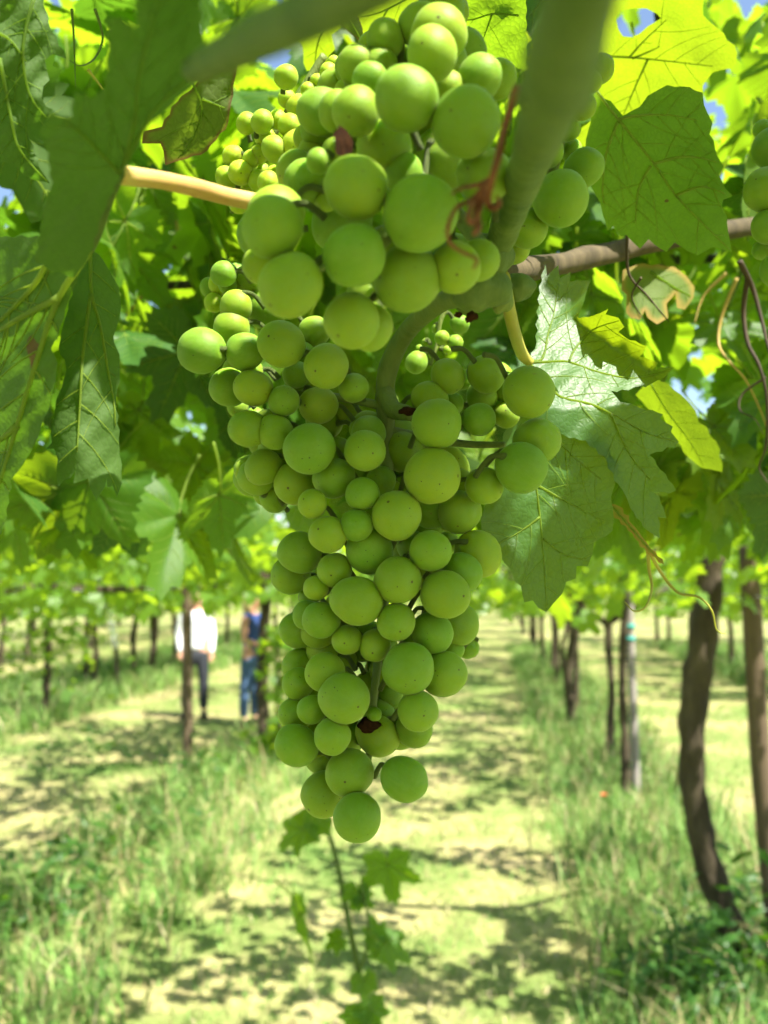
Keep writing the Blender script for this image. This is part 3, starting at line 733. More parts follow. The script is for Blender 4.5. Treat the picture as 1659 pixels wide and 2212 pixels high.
# stakes
def stake(pts, m, label, group='vineyard stakes', lump=0.06):
    P_ = [at(p[0], p[1], p[2]) for p in pts]; P_[-1].z = -0.1
    o = thing('vine_stake', Vector((P_[-1].x, P_[-1].y, 0)), label, 'stake', group)
    tube('post', P_, [p[3] * p[2] / FP for p in pts], m, o, 10, 6, lump)
    return o
stake([(1618, 1180, 4.25, 21), (1640, 1600, 4.25, 21), (1665, 1900, 4.25, 21), (1690, 2120, 4.25, 21)], M['stake_wood'], 'brown wooden post at the right edge beside the crooked trunk')
o = stake([(1356, 1235, 7.7, 9), (1362, 1380, 7.7, 9), (1370, 1600, 7.7, 10), (1375, 1735, 7.7, 10)], M['stake_grey'], 'pale grey stake with turquoise ties in the right row')
for y in (1352, 1379):
    p = at(1361, y, 7.7); tube('tie', [p + Vector((0, 0, -0.014)), p + Vector((0, 0, 0.014))], [0.043, 0.043], M['tie'], o, 12, 2)
stake([(402, 1225, 9.2, 12), (404, 1400, 9.2, 11), (406, 1560, 9.2, 11), (405, 1660, 9.2, 11)], M['stake_wood'], 'dark upright stake in front of the person in the white shirt')
for s, lab in ((16.2, 'nearest'), (20, 'second'), (26, 'third'), (33, 'farthest')):
    b0 = row(s, 1.32); o = thing('vine_stake', b0, lab + ' of the thin far stakes among the right row trunks', 'stake', 'far stakes of the right row')
    tube('post', [b0 + Vector((0, 0, 2.0)), b0 - Vector((0, 0, 0.1))], [0.028, 0.03], M['stake_wood'], o, 8, 3)
# white trunk guard on the left
p0 = at(232, 1305, 15.0); p1 = at(250, 1400, 15.0)
o = thing('trunk_guard', (p1.x, p1.y, 0), 'leaning white trunk guard catching the sun on the left', 'trunk guard')
tube('sleeve', [p0, p1], [0.045, 0.055], M['tube_white'], o, 10, 3); tube('stem', [p1 + Vector((0, 0, 0.05)), Vector((p1.x + 0.05, p1.y, -0.05))], [0.035, 0.04], M['bark'], o, 8, 2)

# wires and the dark hose
def wire(a, b2, r, m, name, label, cat, sag=0.02, group=None):
    pts = [a.lerp(b2, k / 8) - Vector((0, 0, sag * math.sin(math.pi * k / 8))) for k in range(9)]
    v, f = tube_geo(pts, [r] * 9, 6, 3); o = mesh_obj(name, v, f, m, None); return tag(o, label, cat, group)
wire(at(-500, 660, 1.25), at(2300, 520, 1.25), 0.006, M['hose'], 'irrigation_hose', 'thin dark hose running level behind the big bunch', 'hose', 0.0)
wire(at(900, 978, 2.6), at(2500, 966, 2.6), 0.0022, M['wire'], 'trellis_wire', 'upper pale wire crossing behind the yellow leaf at right', 'wire', 0.0, 'cross wires at right')
wire(at(900, 1028, 3.0), at(2500, 1000, 3.0), 0.0016, M['wire'], 'trellis_wire', 'lower thin wire crossing behind the yellow leaf at right', 'wire', 0.0, 'cross wires at right')
for t, lab in ((1.17, 'long trellis wire along the right row of trunks'), (-2.75, 'long trellis wire along the left row of trunks')):
    wire(row(3.5, t, 1.72), row(45, t, 1.72), 0.003, M['wire'], 'trellis_wire', lab, 'wire', 0.0)

# people in the far alley
def skin_mesh(name, verts, edges, radii, m, parent, origin, root=0):
    me = bpy.data.meshes.new(name); me.from_pydata([tuple(Vector(v)) for v in verts], edges, []); me.materials.append(m)
    o = bpy.data.objects.new(name, me); col.objects.link(o); put(o, origin, parent)
    md = o.modifiers.new('skin', 'SKIN'); md.use_smooth_shade = True
    for i, sv in enumerate(me.skin_vertices[0].data):
        sv.radius = radii[i] if isinstance(radii[i], tuple) else (radii[i], radii[i]); sv.use_root = (i == root)
    sd = o.modifiers.new('sub', 'SUBSURF'); sd.levels = 2; sd.render_levels = 2
    return o
def ellipsoid(c, r, n=16):
    V, F = [], []
    for j in range(n + 1):
        a = math.pi * j / n
        for i in range(n):
            b_ = 2 * math.pi * i / n; V.append((c[0] + r[0] * math.sin(a) * math.cos(b_), c[1] + r[1] * math.sin(a) * math.sin(b_), c[2] + r[2] * math.cos(a)))
    for j in range(n):
        for i in range(n): F.append((j * n + i, (j + 1) * n + i, (j + 1) * n + (i + 1) % n, j * n + (i + 1) % n))
    return V, F
def person(base, label, H, face, top_m, leg_m, hair_m, long_hair, long_sleeve, arms):
    o = thing('person', base, label, 'person', 'people standing in the alley'); k = H / 1.75
    S = lambda x, y, z: Vector((x * k, y * k, z * k))
    V = [S(0, 0, 0.95), S(0, 0, 1.12), S(0, 0, 1.32), S(0, 0, 1.45), S(0, 0, 1.52), S(0, -0.01, 1.60), S(0, -0.015, 1.68), S(0, -0.01, 1.73),
         S(0.10, 0, 0.90), S(0.11, 0.0, 0.50), S(0.12, 0.03, 0.09), S(0.13, -0.12, 0.04),
         S(-0.10, 0, 0.90), S(-0.12, 0.02, 0.50), S(-0.14, 0.03, 0.09), S(-0.15, -0.12, 0.04)]
    E = [(0, 1), (1, 2), (2, 3), (3, 4), (4, 5), (5, 6), (6, 7), (0, 8), (8, 9), (9, 10), (10, 11), (0, 12), (12, 13), (13, 14), (14, 15)]
    Rr = [(0.13, 0.10), (0.12, 0.09), (0.15, 0.10), (0.09, 0.07), 0.05, (0.072, 0.09), (0.078, 0.095), (0.05, 0.06), 0.085, 0.055, 0.035, 0.03, 0.085, 0.055, 0.035, 0.03]
    for sx in (1, -1):
        i = len(V); el, wr = arms[0 if sx > 0 else 1]
        V += [S(sx * 0.18, 0, 1.40), S(*el), S(*wr)]; E += [(3, i), (i, i + 1), (i + 1, i + 2)]; Rr += [0.055, 0.042, 0.028]
        d = (S(*wr) - S(*el)).normalized(); w0 = S(*wr); j = len(V)
        V += [w0 + d * 0.05 * k]; E += [(i + 2, j)]; Rr += [(0.034, 0.02)]
        side = d.cross(Vector((0, 1, 0))).normalized()
        for q in range(4):
            V += [w0 + d * (0.10 + 0.02 * (1.5 - abs(q - 1.5))) * k + side * (q - 1.5) * 0.018]; E += [(j, len(V) - 1)]; Rr += [0.008]
        V += [w0 + d * 0.07 * k + side * 0.05 * sx]; E += [(i + 2, len(V) - 1)]; Rr += [0.01]
    Rr = [tuple(a * k for a in r) if isinstance(r, tuple) else r * k for r in Rr]
    parts = [skin_mesh('body', V, E, Rr, M['skin'], o, base)]
    # face features
    for nm, c_, r_, m_ in (('nose', (0, -0.108, 1.625), (0.012, 0.016, 0.02), 'skin'), ('ear', (0.09, 0, 1.63), (0.012, 0.02, 0.03), 'skin'), ('ear', (-0.09, 0, 1.63), (0.012, 0.02, 0.03), 'skin'),
                           ('eye', (0.03, -0.095, 1.65), (0.011, 0.008, 0.007), 'shoe'), ('eye', (-0.03, -0.095, 1.65), (0.011, 0.008, 0.007), 'shoe'), ('mouth', (0, -0.096, 1.585), (0.022, 0.008, 0.006), 'poppy')):
        fv_, ff = ellipsoid(S(*c_), r_, 8); parts.append(mesh_obj(nm, [Vector(v) + base for v in fv_], ff, M[m_], o, origin=base))
    # shirt
    Vs = [S(0, 0, 0.92), S(0, 0, 1.12), S(0, 0, 1.32), S(0, 0, 1.44)]; Es = [(0, 1), (1, 2), (2, 3)]; Rs = [(0.155, 0.12), (0.145, 0.115), (0.175, 0.125), (0.10, 0.085)]
    for sx in (1, -1):
        el, wr = arms[0 if sx > 0 else 1]; i = len(Vs); Vs += [S(sx * 0.18, 0, 1.40)]; Es += [(3, i)]; Rs += [0.075]
        if long_sleeve: Vs += [S(*el), S(*wr)]; Es += [(i, i + 1), (i + 1, i + 2)]; Rs += [0.062, 0.045]
    Rs = [tuple(a * k for a in r) if isinstance(r, tuple) else r * k for r in Rs]
    parts.append(skin_mesh('shirt' if long_sleeve else 'top', Vs, Es, Rs, top_m, o, base, 1))
    Vt = [S(0, 0, 0.97), S(0, 0, 0.90), S(0.10, 0, 0.80), S(0.11, 0, 0.50), S(0.12, 0.03, 0.10), S(-0.10, 0, 0.80), S(-0.12, 0.02, 0.50), S(-0.14, 0.03, 0.10)]
    parts.append(skin_mesh('trousers', Vt, [(0, 1), (1, 2), (2, 3), (3, 4), (1, 5), (5, 6), (6, 7)], [(0.15 * k, 0.115 * k), (0.15 * k, 0.115 * k), 0.095 * k, 0.075 * k, 0.062 * k, 0.095 * k, 0.075 * k, 0.062 * k], leg_m, o, base, 1))
    for sx, x in ((1, 0.125), (-1, -0.145)):
        v, f = ellipsoid(S(x, -0.06, 0.045), (0.05, 0.135, 0.05), 10); parts.append(mesh_obj('shoe', [Vector(q) + base for q in v], f, M['shoe'], o, origin=base))
    hv = [ellipsoid(S(0, 0.018, 1.685), (0.088, 0.098, 0.075), 14)]
    if long_hair: hv += [ellipsoid(S(0, 0.06, 1.60), (0.10, 0.06, 0.15), 12), ellipsoid(S(0.075, 0.01, 1.60), (0.03, 0.06, 0.12), 10), ellipsoid(S(-0.075, 0.01, 1.60), (0.03, 0.06, 0.12), 10)]
    v, f = join(hv); parts.append(mesh_obj('hair', [Vector(q) + base for q in v], f, hair_m, o, origin=base))
    o.rotation_euler = (0, 0, face)
    return o
person(ground_at(425, 12.3), 'person in a white long-sleeved shirt and dark trousers behind the stake', 1.64, R(12), M['shirt'], M['trousers'], M['hair_short'], False, True,
       [((0.22, 0.03, 1.13), (0.21, -0.05, 0.88)), ((-0.23, 0.05, 1.14), (-0.20, -0.05, 0.90))])
person(ground_at(545, 11.7), 'fair-haired person in a blue sleeveless top and jeans behind the trunk', 1.62, R(65), M['top_blue'], M['jeans'], M['hair_blond'], True, False,
       [((0.22, -0.02, 1.13), (0.10, -0.26, 1.08)), ((-0.22, -0.02, 1.13), (-0.08, -0.26, 1.06))])

# poppy by the right strip
p = at(1305, 1722, 7.4); o = thing('poppy', (p.x, p.y, 0), 'small orange-red poppy in the grass at right', 'flower')
tube('stem', [Vector((p.x, p.y, 0)), p], [0.003, 0.002], M['shoot'], o, 6, 3)
for k in range(4):
    a = k * math.pi / 2; Mx = leaf_frame(p, (math.cos(a), math.sin(a), 0.6), (-math.cos(a), -math.sin(a), 1), 0.035)
    v = [Mx @ Vector(q) for q in ((0, 0, 0), (-0.6, 0.5, 0.1), (-0.5, 1, 0.25), (0, 1.15, 0.2), (0.5, 1, 0.25), (0.6, 0.5, 0.1), (0, 0.6, 0))]
    mesh_obj('petal', v, [(0, 6, 1), (1, 6, 2), (2, 6, 3), (3, 6, 4), (4, 6, 5), (5, 6, 0)], M['poppy'], o)
# broad weeds at the foot of the crooked trunk
def weeds(name, label, spots, n, seed, hmax):
    rg = random.Random(seed); L = []
    for _ in range(n):
        px, d, w_ = spots[rg.randrange(len(spots))]
        g = ground_at(px, d) + Vector((rg.gauss(0, w_), rg.gauss(0, w_), abs(rg.gauss(0, 0.5)) * hmax))
        az = rg.uniform(0, 6.28); tip = Vector((math.cos(az), math.sin(az), rg.uniform(-0.3, 1.0)))
        L.append(leaf_frame(g, tip, Vector((rg.gauss(0, .5), rg.gauss(0, .5), 1)), rg.uniform(0.04, 0.10)) @ Matrix.Diagonal((0.35, 1, 1, 1)))
    V, F, tt = leaves_mesh(L, SMALL, rg)
    tag(mesh_obj(name, V, F, M['leaf_old'], None, attrs={'tint': tt}), label, 'weeds', None, 'stuff')
weeds('weeds', 'dark leafy weeds round the foot of the crooked trunk', [(1600, 4.3, .16), (1520, 4.2, .18), (1640, 4.6, .2), (1480, 4.0, .14), (1560, 3.9, .16)], 650, 3, 0.36)
weeds('weeds', 'broad-leaved weeds among the left grass strip', [(180, 5.6, .25), (330, 6.6, .25), (60, 5.0, .25), (450, 8.6, .25), (200, 9.5, .4)], 700, 4, 0.3)

# young vine standing in the alley below the bunch
base = ground_at(800, 2.0)
yv = thing('young_grapevine', base, 'slim young vine shoot with a few leaves below the hanging bunch', 'grapevine')
tube('stem', [at(690, 1700, 2.02), at(702, 1770, 2.0), at(725, 1850, 2.0), at(745, 1950, 2.0), at(765, 2050, 2.0), at(780, 2130, 2.0), at(795, 2300, 2.0), base], [0.003, 0.004, 0.0055, 0.006, 0.0065, 0.007, 0.008, 0.012], M['shoot'], yv, 8)
tube('stem', [at(775, 2110, 2.0), at(797, 2010, 1.98), at(780, 1900, 1.97), at(790, 1870, 1.97)], [0.004, 0.003, 0.002, 0.0015], M['shoot'], yv, 8)
YL = [(655, 1790, (-0.75, 0, -0.5), (0.2, -0.6, 0.8), 0.070), (690, 1775, (-0.2, -0.3, -0.6), (0.3, -0.7, 0.7), 0.045), (770, 1925, (-0.15, 0, -1), (0.1, -1, 0.1), 0.045), (780, 1940, (0.5, 0, -0.4), (0.0, -1, 0.2), 0.035),
      (838, 1868, (0.15, 0, -1), (-0.2, -1, 0.2), 0.085), (652, 1975, (0.15, 0, -1), (-0.95, -0.3, 0.1), 0.115), (730, 2030, (-0.5, 0, -0.3), (0.1, -0.8, 0.6), 0.035), (830, 2040, (0.8, 0, -0.35), (0.0, -0.6, 0.8), 0.07),
      (812, 2020, (-0.2, 0, 0.9), (0.1, -1, 0.2), 0.04), (785, 2120, (0.1, -0.4, -0.8), (0, -0.9, 0.4), 0.045), (800, 2180, (0.4, 0, -0.9), (0.2, -1, 0.3), 0.055), (770, 2195, (-0.5, 0, -0.9), (0.2, -1, 0.3), 0.05)]
for i, (x, y, tip, nr, sz) in enumerate(YL):
    o = bpy.data.objects.new('leaf', leaf_mesh(i % 8, M['leaf'])); col.objects.link(o); o.parent = yv
    Mx = leaf_frame(at(x, y, 1.98) - base, tip, nr, sz); o.matrix_local = Mx; WORLD[o.name] = at(x, y, 1.98)

# ================================================================== THE OVERHEAD VINE AND ITS LEAVES
VB = Vector((-0.95, -0.35, 0))
fv = thing('grapevine', VB, 'overhead vine filling the top of the view with backlit leaves', 'grapevine')
v, f = tube_geo([VB + Vector((0, 0, -0.1)), VB + Vector((0.05, 0.02, 0.6)), VB + Vector((-0.03, 0.05, 1.2)), VB + Vector((0.05, 0.1, 1.9)), VB + Vector((0.5, 0.4, 2.25)), VB + Vector((1.1, 0.9, 2.35)), VB + Vector((1.5, 2.2, 2.35))],
                [0.07, 0.05, 0.045, 0.045, 0.03, 0.02, 0.012], 12, 6, 0.2, 3)
mesh_obj('trunk', v, f, M['bark'], fv, origin=VB)

# light shafts that stay open in the canopy, and places kept in shade (points towards the sun)
OPEN = [(at(x, y, d), r) for x, y, d, r in ((1230, 800, 0.390, 0.016), (1185, 690, 0.405, 0.016), (1300, 810, 0.390, 0.012), (1330, 720, 0.385, 0.018), (1290, 690, 0.39, 0.014), (1130, 920, 0.376, 0.006), (330, 385, 0.255, 0.014), (420, 400, 0.265, 0.014), (490, 418, 0.275, 0.014),
        (785, 205, 0.238, 0.015), (955, 95, 0.238, 0.018), (480, 575, 0.355, 0.012), (640, 300, 0.345, 0.024), (590, 310, 0.35, 0.02), (710, 150, 0.35, 0.02), (1045, 90, 0.26, 0.01), (225, 940, 0.30, 0.004), (810, 40, 0.43, 0.05), (680, 90, 0.44, 0.05), (1340, 150, 0.5, 0.07), (1450, 80, 0.5, 0.05), (1560, 120, 0.7, 0.08), (1600, 60, 0.9, 0.08), (130, 130, 0.8, 0.06), (1450, 900, 0.55, 0.035), (1115, 740, 0.37, 0.008), (1110, 1240, 0.385, 0.004), (450, 728, 0.335, 0.005), (60, 330, 0.285, 0.01), (55, 380, 0.28, 0.01))]
SHADE = [(at(x, y, d), r) for x, y, d, r in ((860, 450, 0.24, 0.05), (1000, 600, 0.27, 0.05), (800, 650, 0.25, 0.05), (700, 900, 0.34, 0.05), (950, 950, 0.34, 0.05), (850, 1150, 0.34, 0.055), (850, 1350, 0.34, 0.05), (800, 1600, 0.34, 0.05),
         (1000, 1250, 0.35, 0.04), (620, 780, 0.33, 0.04), (1120, 980, 0.34, 0.03), (1250, 1080, 0.385, 0.035), (1180, 1200, 0.385, 0.03), (1330, 1000, 0.38, 0.03), (1120, 1150, 0.385, 0.03), (1220, 1000, 0.385, 0.02), (1280, 1180, 0.385, 0.03), (1400, 1000, 0.385, 0.03), (1300, 950, 0.383, 0.015), (1400, 1120, 0.385, 0.03), (1000, 250, 0.24, 0.05), (300, 200, 0.2, 0.05), (120, 800, 0.29, 0.06), (200, 900, 0.3, 0.04), (1400, 400, 0.42, 0.05), (1450, 480, 0.42, 0.04), (1200, 100, 0.15, 0.04), (620, 500, 0.25, 0.04))]
def line_dist(p, q):
    w_ = p - q; k = w_.dot(SUN_DIR)
    return (w_ - SUN_DIR * k).length if k > 0.01 else 9
def open_ok(p, r):
    return all(line_dist(p, q) > r * 0.72 + rr for q, rr in OPEN) and all((lambda w_: (w_ - v_ * w_.dot(v_)).length > r * 0.5 + 0.004 * w_.length)(p - CL) for v_ in GAPS)
GAPS = [(at(x_, y_, 1.0) - CL).normalized() for x_, y_ in ((1372, 45), (1350, 60), (1395, 35), (1550, 235), (398, 208), (355, 588), (20, 395), (8, 380), (1000, 715), (1482, 770), (630, 95), (1645, 720), (400, 925), (1480, 860), (425, 1300), (425, 1275), (540, 1300), (530, 1275), (425, 1335))]
rg = random.Random(41)
cand = []
def in_front_clear(p):                              # nothing random right before the lens or inside the bunches
    return p.y > 0.52 or p.z > 2.06
for _ in range(4800):
    y = rg.uniform(-2.2, 3.6); x = rg.uniform(-1.1 - 0.5 * max(y, 0), 1.1 + 0.55 * max(y, 0))
    z = 2.20 + 0.10 * y + 0.10 * noise.noise(Vector((x * 1.5, y * 1.5, 1))) + rg.gauss(0, 0.13)
    if rg.random() < 0.30: z -= rg.uniform(0.05, 0.40)
    p = Vector((x, y, z)); size = rg.uniform(0.055, 0.085)
    if noise.noise(Vector((x * 2.3 + 8, y * 2.3, 3))) < -0.22: continue
    if y > 2.3 and rg.random() < 0.45: continue
    elev = math.atan2(z - CAM_H, max(y, 0.05))
    if y > 0.3 and elev < R(0.8) + 0.02 * rg.random(): continue
    if z < 1.93 and y < 0.7: continue
    if not in_front_clear(p) or not open_ok(p, size): continue
    cand.append((p, size))
shade = []
for q, r in SHADE:                                   # unseen leaves added above the view to shade bunches and nearby leaves
    for k in range(26):
        h = rg.uniform(0.22, 0.62); j_ = 0.25 if k < 6 else 1.0
        p = q + SUN_DIR * h + Vector((rg.uniform(-r, r), rg.uniform(-r, r), 0)) * j_; size = rg.uniform(0.06, 0.085)
        while size > 0.014 and not open_ok(p, size): size -= 0.006
        if size <= 0.014: continue
        c_ = CR.transposed() @ (p - CL)
        if c_.z < 0 and c_.y / -c_.z < 0.545 + size * 1.1 / -c_.z: continue
        if sum(1 for a_ in shade if (a_[0] - p).length < 0.5 * a_[1]) > 0: continue
        shade.append((p, size))
# fill leaves between the bunches and the open vineyard (hanging shoots at arm's length)
def visible(p, mg=0.06):
    c_ = CR.transposed() @ (p - CL); d = -c_.z
    return d > 0.05 and abs(c_.x) / d < 0.409 + mg and abs(c_.y) / d < 0.545 + mg
for _ in range(1500):
    y = rg.uniform(0.75, 2.5); x = rg.uniform(-0.47 * y - 0.05, 0.48 * y + 0.05)
    z = CAM_H + y * math.tan(R(rg.uniform(3.5, 33)))
    p = Vector((x, y, z)); size = rg.uniform(0.05, 0.08)
    if open_ok(p, size): cand.append((p, size))
vis = sorted([c_ for c_ in cand if visible(c_[0])], key=lambda c_: (c_[0] - CL).length / c_[1])
single = vis[:280]; ids = set(id(c_) for c_ in single); rest = [c_ for c_ in cand if id(c_) not in ids]
for i, (p, size) in enumerate(single):
    tip, nr = rand_leaf_pose(rg, 1.0)
    if p.z < 2.0: tip.z -= 0.7; nr = Vector((rg.gauss(0, 0.6), rg.gauss(-0.3, 0.6), 0.8))
    mm = rg.choice([M['leaf'], M['leaf'], M['leaf_young'], M['leaf_old'], M['leaf']])
    o = bpy.data.objects.new('leaf', leaf_mesh(i % 8, mm)); col.objects.link(o); o.parent = fv
    o.matrix_local = leaf_frame(p - VB, tip, nr, size); WORLD[o.name] = p
L = []
for p, size in rest:
    tip, nr = rand_leaf_pose(rg, 0.8); L.append(leaf_frame(p, tip, nr, size))
for p, size in shade:
    az = rg.uniform(0, 6.28); tip = Vector((math.cos(az), math.sin(az), -0.3)); nr = SUN_DIR + Vector((rg.gauss(0, .2), rg.gauss(0, .2), 0)); y_ = (tip - nr * tip.dot(nr) / nr.length_squared).normalized()
    L.append(leaf_frame(p - y_ * size * 0.25, tip, nr, size))
V, F, tt = leaves_mesh(L, FINE, rg)
o = mesh_obj('foliage', V, F, M['leaf_canopy'], fv, origin=VB, attrs={'tint': tt}); o['kind'] = 'stuff'  # canopy leaves together with the unseen ones added for shade
# shoots carrying them
for k in range(16):
    y0 = rg.uniform(0.5, 2.8); x0 = rg.uniform(-0.4 * y0 - 0.2, 0.5 * y0 + 0.2); a = rg.uniform(-0.5, 0.5)
    p = Vector((x0, y0, 2.25 + 0.1 * y0)); pts = [p]
    for q in range(5): p = p + Vector((a * 0.1 + rg.uniform(-.05, .05), rg.uniform(-.02, .12), -rg.uniform(0.03, 0.12))); pts.append(p)
    if min(q.y for q in pts) > 0.55: tube('cane', pts, [0.005, 0.0045, 0.004, 0.003, 0.0025, 0.0015], rg.choice([M['shoot'], M['tendril_orange'], M['wood']]), fv, 7, 4)

# ---- traced leaves close to the lens
traced_leaf(C(1, [(870, -60), (1300, -60), (1310, 200), (1340, 300), (1410, 430), (1300, 500), (1240, 570), (1150, 640), (980, 790), (930, 860), (900, 950), (830, 1050), (790, 1110), (700, 1290), (640, 1450), (560, 1700), (480, 1800),
              (230, 1700), (290, 1330), (340, 1180), (300, 900), (260, 880), (330, 720), (390, 760), (470, 760), (480, 590), (600, 640), (690, 560), (700, 300), (690, 120), (780, 110), (830, 140), (890, 180)]),
            plane(0.21, 262, 380, 0.0, 0.16, 0.1, 0.0), [C(1, [(780, 1130), (870, 800), (900, 500), (1000, 100), (1050, -40)]), C(1, [(780, 1130), (560, 900), (420, 780)]), C(1, [(780, 1130), (1000, 720), (1270, 480)])],
            M['leaf_old'], fv, 'big dark leaf close to the lens at upper left, out of focus', up=False, vw=4)
traced_leaf(C(4, [(-200, -120), (330, -120), (600, -60), (560, 0), (530, 40), (470, 220), (420, 350), (380, 500), (330, 600), (372, 690), (362, 800), (330, 930), (270, 1100), (200, 1270), (130, 1380), (70, 1450), (40, 1640), (10, 1800), (-200, 1900)]),
            plane(0.265, 150, 700, -0.09, 0.02, 0.4, 0.03), [C(4, [(590, -90), (560, 0), (380, 270), (250, 640), (110, 1100), (0, 1460), (-60, 1640)]), C(4, [(380, 270), (150, 390), (0, 480), (-150, 560)]), C(4, [(420, -60), (330, 0), (220, 190), (0, 420), (-120, 520)]), C(4, [(110, 1100), (0, 1190), (-120, 1250)])],
            M['leaf_old'], fv, 'large drooping leaf at the left edge with a thick pale midrib', up=False, vw=9, vmat=M['vein'], wave=0.0012)
traced_leaf(C(4, [(570, -60), (640, -10), (700, 80), (770, 200), (785, 330), (770, 420), (735, 520), (740, 560), (775, 640), (775, 760), (755, 900), (750, 990), (770, 1180), (775, 1290), (790, 1470), (757, 1565), (730, 1490), (695, 1500), (690, 1440), (625, 1590), (585, 1500), (570, 1440), (475, 1475), (490, 1390),
              (375, 1495), (365, 1380), (375, 1320), (350, 1250), (300, 1250), (335, 1210), (330, 1150), (355, 1000), (365, 930), (400, 850), (430, 740), (420, 670), (390, 640), (380, 590), (400, 480), (440, 350), (500, 150), (540, 40)]),
            plane(0.300, 190, 800, 0.06, -0.02, 1.2, 0.05), [C(4, [(585, -40), (595, 250), (650, 450), (700, 740), (740, 950), (748, 1100)]), C(4, [(588, 250), (540, 620), (520, 950), (500, 1270)])],
            M['leaf_old'], fv, 'narrow folded leaf hanging left of the bunch with toothed lower edge', up=False, vw=4.2, vmat=M['vein'], wave=0.001)
traced_leaf(C(1, [(-120, -60), (260, -60), (330, 200), (430, 380), (340, 350), (290, 390), (320, 520), (280, 560), (270, 640), (300, 690), (345, 710), (290, 780), (190, 800), (190, 900), (250, 1080), (325, 1190), (230, 1170), (160, 1140), (90, 1060), (30, 1050), (-120, 1020)]),
            plane(0.285, 60, 200, 0.05, 0.04, 0.5, 0.1), [C(1, [(230, -50), (150, 300), (190, 600), (300, 760)]), C(1, [(0, 380), (70, 750), (130, 970), (310, 1180)]), C(1, [(-40, 200), (70, 260), (170, 400)])],
            M['leaf_old'], fv, 'grey-green leaf underside in the top left corner', up=False, vw=4, wave=0.0012)
traced_leaf(C(1, [(930, 850), (1050, 820), (1150, 660), (1260, 560), (1420, 440), (1540, 430), (1510, 560), (1490, 720), (1480, 790), (1340, 980), (1160, 1040), (1070, 1070), (1060, 980), (1040, 930), (920, 930)]),
            plane(0.31, 400, 250, 0.03, 0.08, 0.2, 0.1), [C(1, [(1250, 540), (1310, 700), (1250, 900), (1150, 1030)]), C(1, [(1310, 640), (1460, 700)])], M['leaf_brown_edge'], fv, 'shaded leaf with a browned margin left of the upper bunch', up=False, vw=3)
traced_leaf(C(3, [(545, 585), (600, 640), (640, 655), (720, 750), (830, 690), (880, 620), (960, 575), (1100, 560), (1235, 600), (1245, 680), (1300, 800), (1280, 870), (1330, 1010), (1372, 1080), (1340, 1130), (1380, 1220), (1430, 1270), (1368, 1295), (1360, 1330), (1392, 1400), (1400, 1500), (1422, 1628), (1300, 1600), (1200, 1655), (1130, 1622), (1055, 1570), (1000, 1632),
              (960, 1610), (885, 1550), (830, 1612), (740, 1522), (705, 1532), (655, 1465), (620, 1497), (590, 1400), (570, 1310), (500, 1190), (470, 1050), (480, 900), (510, 790)]),
            plane(0.42, 1400, 330, 0.02, 0.10, 0.3, 0.1), [C(3, [(548, 592), (690, 775), (920, 1060), (1060, 1265), (1310, 1520), (1408, 1615)]), C(3, [(690, 775), (810, 750), (1010, 745), (1200, 780)]), C(3, [(685, 790), (610, 1000), (588, 1200), (595, 1320)]), C(3, [(920, 1060), (1080, 1020), (1200, 1020), (1325, 1050)]), C(3, [(900, 1075), (820, 1230), (800, 1450)]), C(3, [(1060, 1268), (1230, 1210), (1380, 1255)])],
            M['leaf'], fv, 'broad leaf underside with straight pale midrib at upper right', up=False, vw=3.8, vmat=M['vein'])
traced_leaf(C(3, [(640, -60), (1230, -60), (1240, 100), (1330, 180), (1460, 340), (1450, 420), (1300, 470), (1240, 550), (1230, 640), (1000, 700), (840, 760), (730, 800), (600, 900), (500, 970), (385, 915), (430, 870), (530, 760), (560, 700), (550, 350), (580, 200)]),
            plane(0.52, 1350, 130, 0.0, 0.30, 0.1, 0.0), [C(3, [(560, 365), (760, 372), (950, 390), (1300, 430)]), C(3, [(760, 372), (860, 260), (1000, 130)]), C(3, [(780, 380), (900, 330), (960, 300)]), C(3, [(880, 385), (800, 560), (720, 750)])],
            M['leaf_young'], fv, 'sunlit yellow-green leaf with a hole showing blue sky, top right', up=False, hole=C(3, [(670, 110), (700, 72), (780, 55), (870, 55), (940, 90), (965, 120), (880, 170), (830, 215), (780, 240), (720, 235), (690, 190)]), vw=3, vmat=M['vein'])
traced_leaf(C(2, [(1050, -80), (1750, -80), (1750, 450), (1600, 400), (1450, 330), (1300, 200), (1150, 80)]), plane(0.37, 1050, 60, 0.0, 0.12), [C(2, [(1700, 100), (1530, 90), (1370, 130), (1200, 60)]), C(2, [(1530, 90), (1470, 260)])], M['leaf'], fv, 'green leaf behind the topmost grapes', up=False, vw=2.5)
traced_leaf(C(2, [(630, 60), (690, -60), (1100, -60), (1000, 60), (960, 160), (800, 330), (700, 300), (690, 180)]), plane(0.45, 830, 40, 0.0, 0.30), [C(2, [(1000, -20), (800, 80), (660, 110)]), C(2, [(850, 60), (780, 200)])], M['leaf_young'], fv, 'bright yellow backlit leaf above the upper bunch', up=False, vw=2.5)
traced_leaf(C(2, [(240, 190), (380, 130), (540, 80), (548, 180), (490, 225), (512, 320), (470, 362), (440, 440), (330, 460), (300, 300)]), plane(0.47, 680, 80, 0.0, 0.30), [C(2, [(470, 100), (400, 280), (380, 440)])], M['leaf_young'], fv, 'bright yellow backlit leaf left of the topmost grapes', up=False, vw=2.5)
traced_leaf(C(2, [(545, 110), (640, 60), (690, 180), (705, 300), (640, 240), (560, 170)]), plane(0.43, 755, 60, 0.1, 0.1), [C(2, [(590, 90), (700, 290)])], M['leaf_brown_edge'], fv, 'small dark leaf tip with brown edge between two yellow leaves', up=False, branch=False, vw=2)
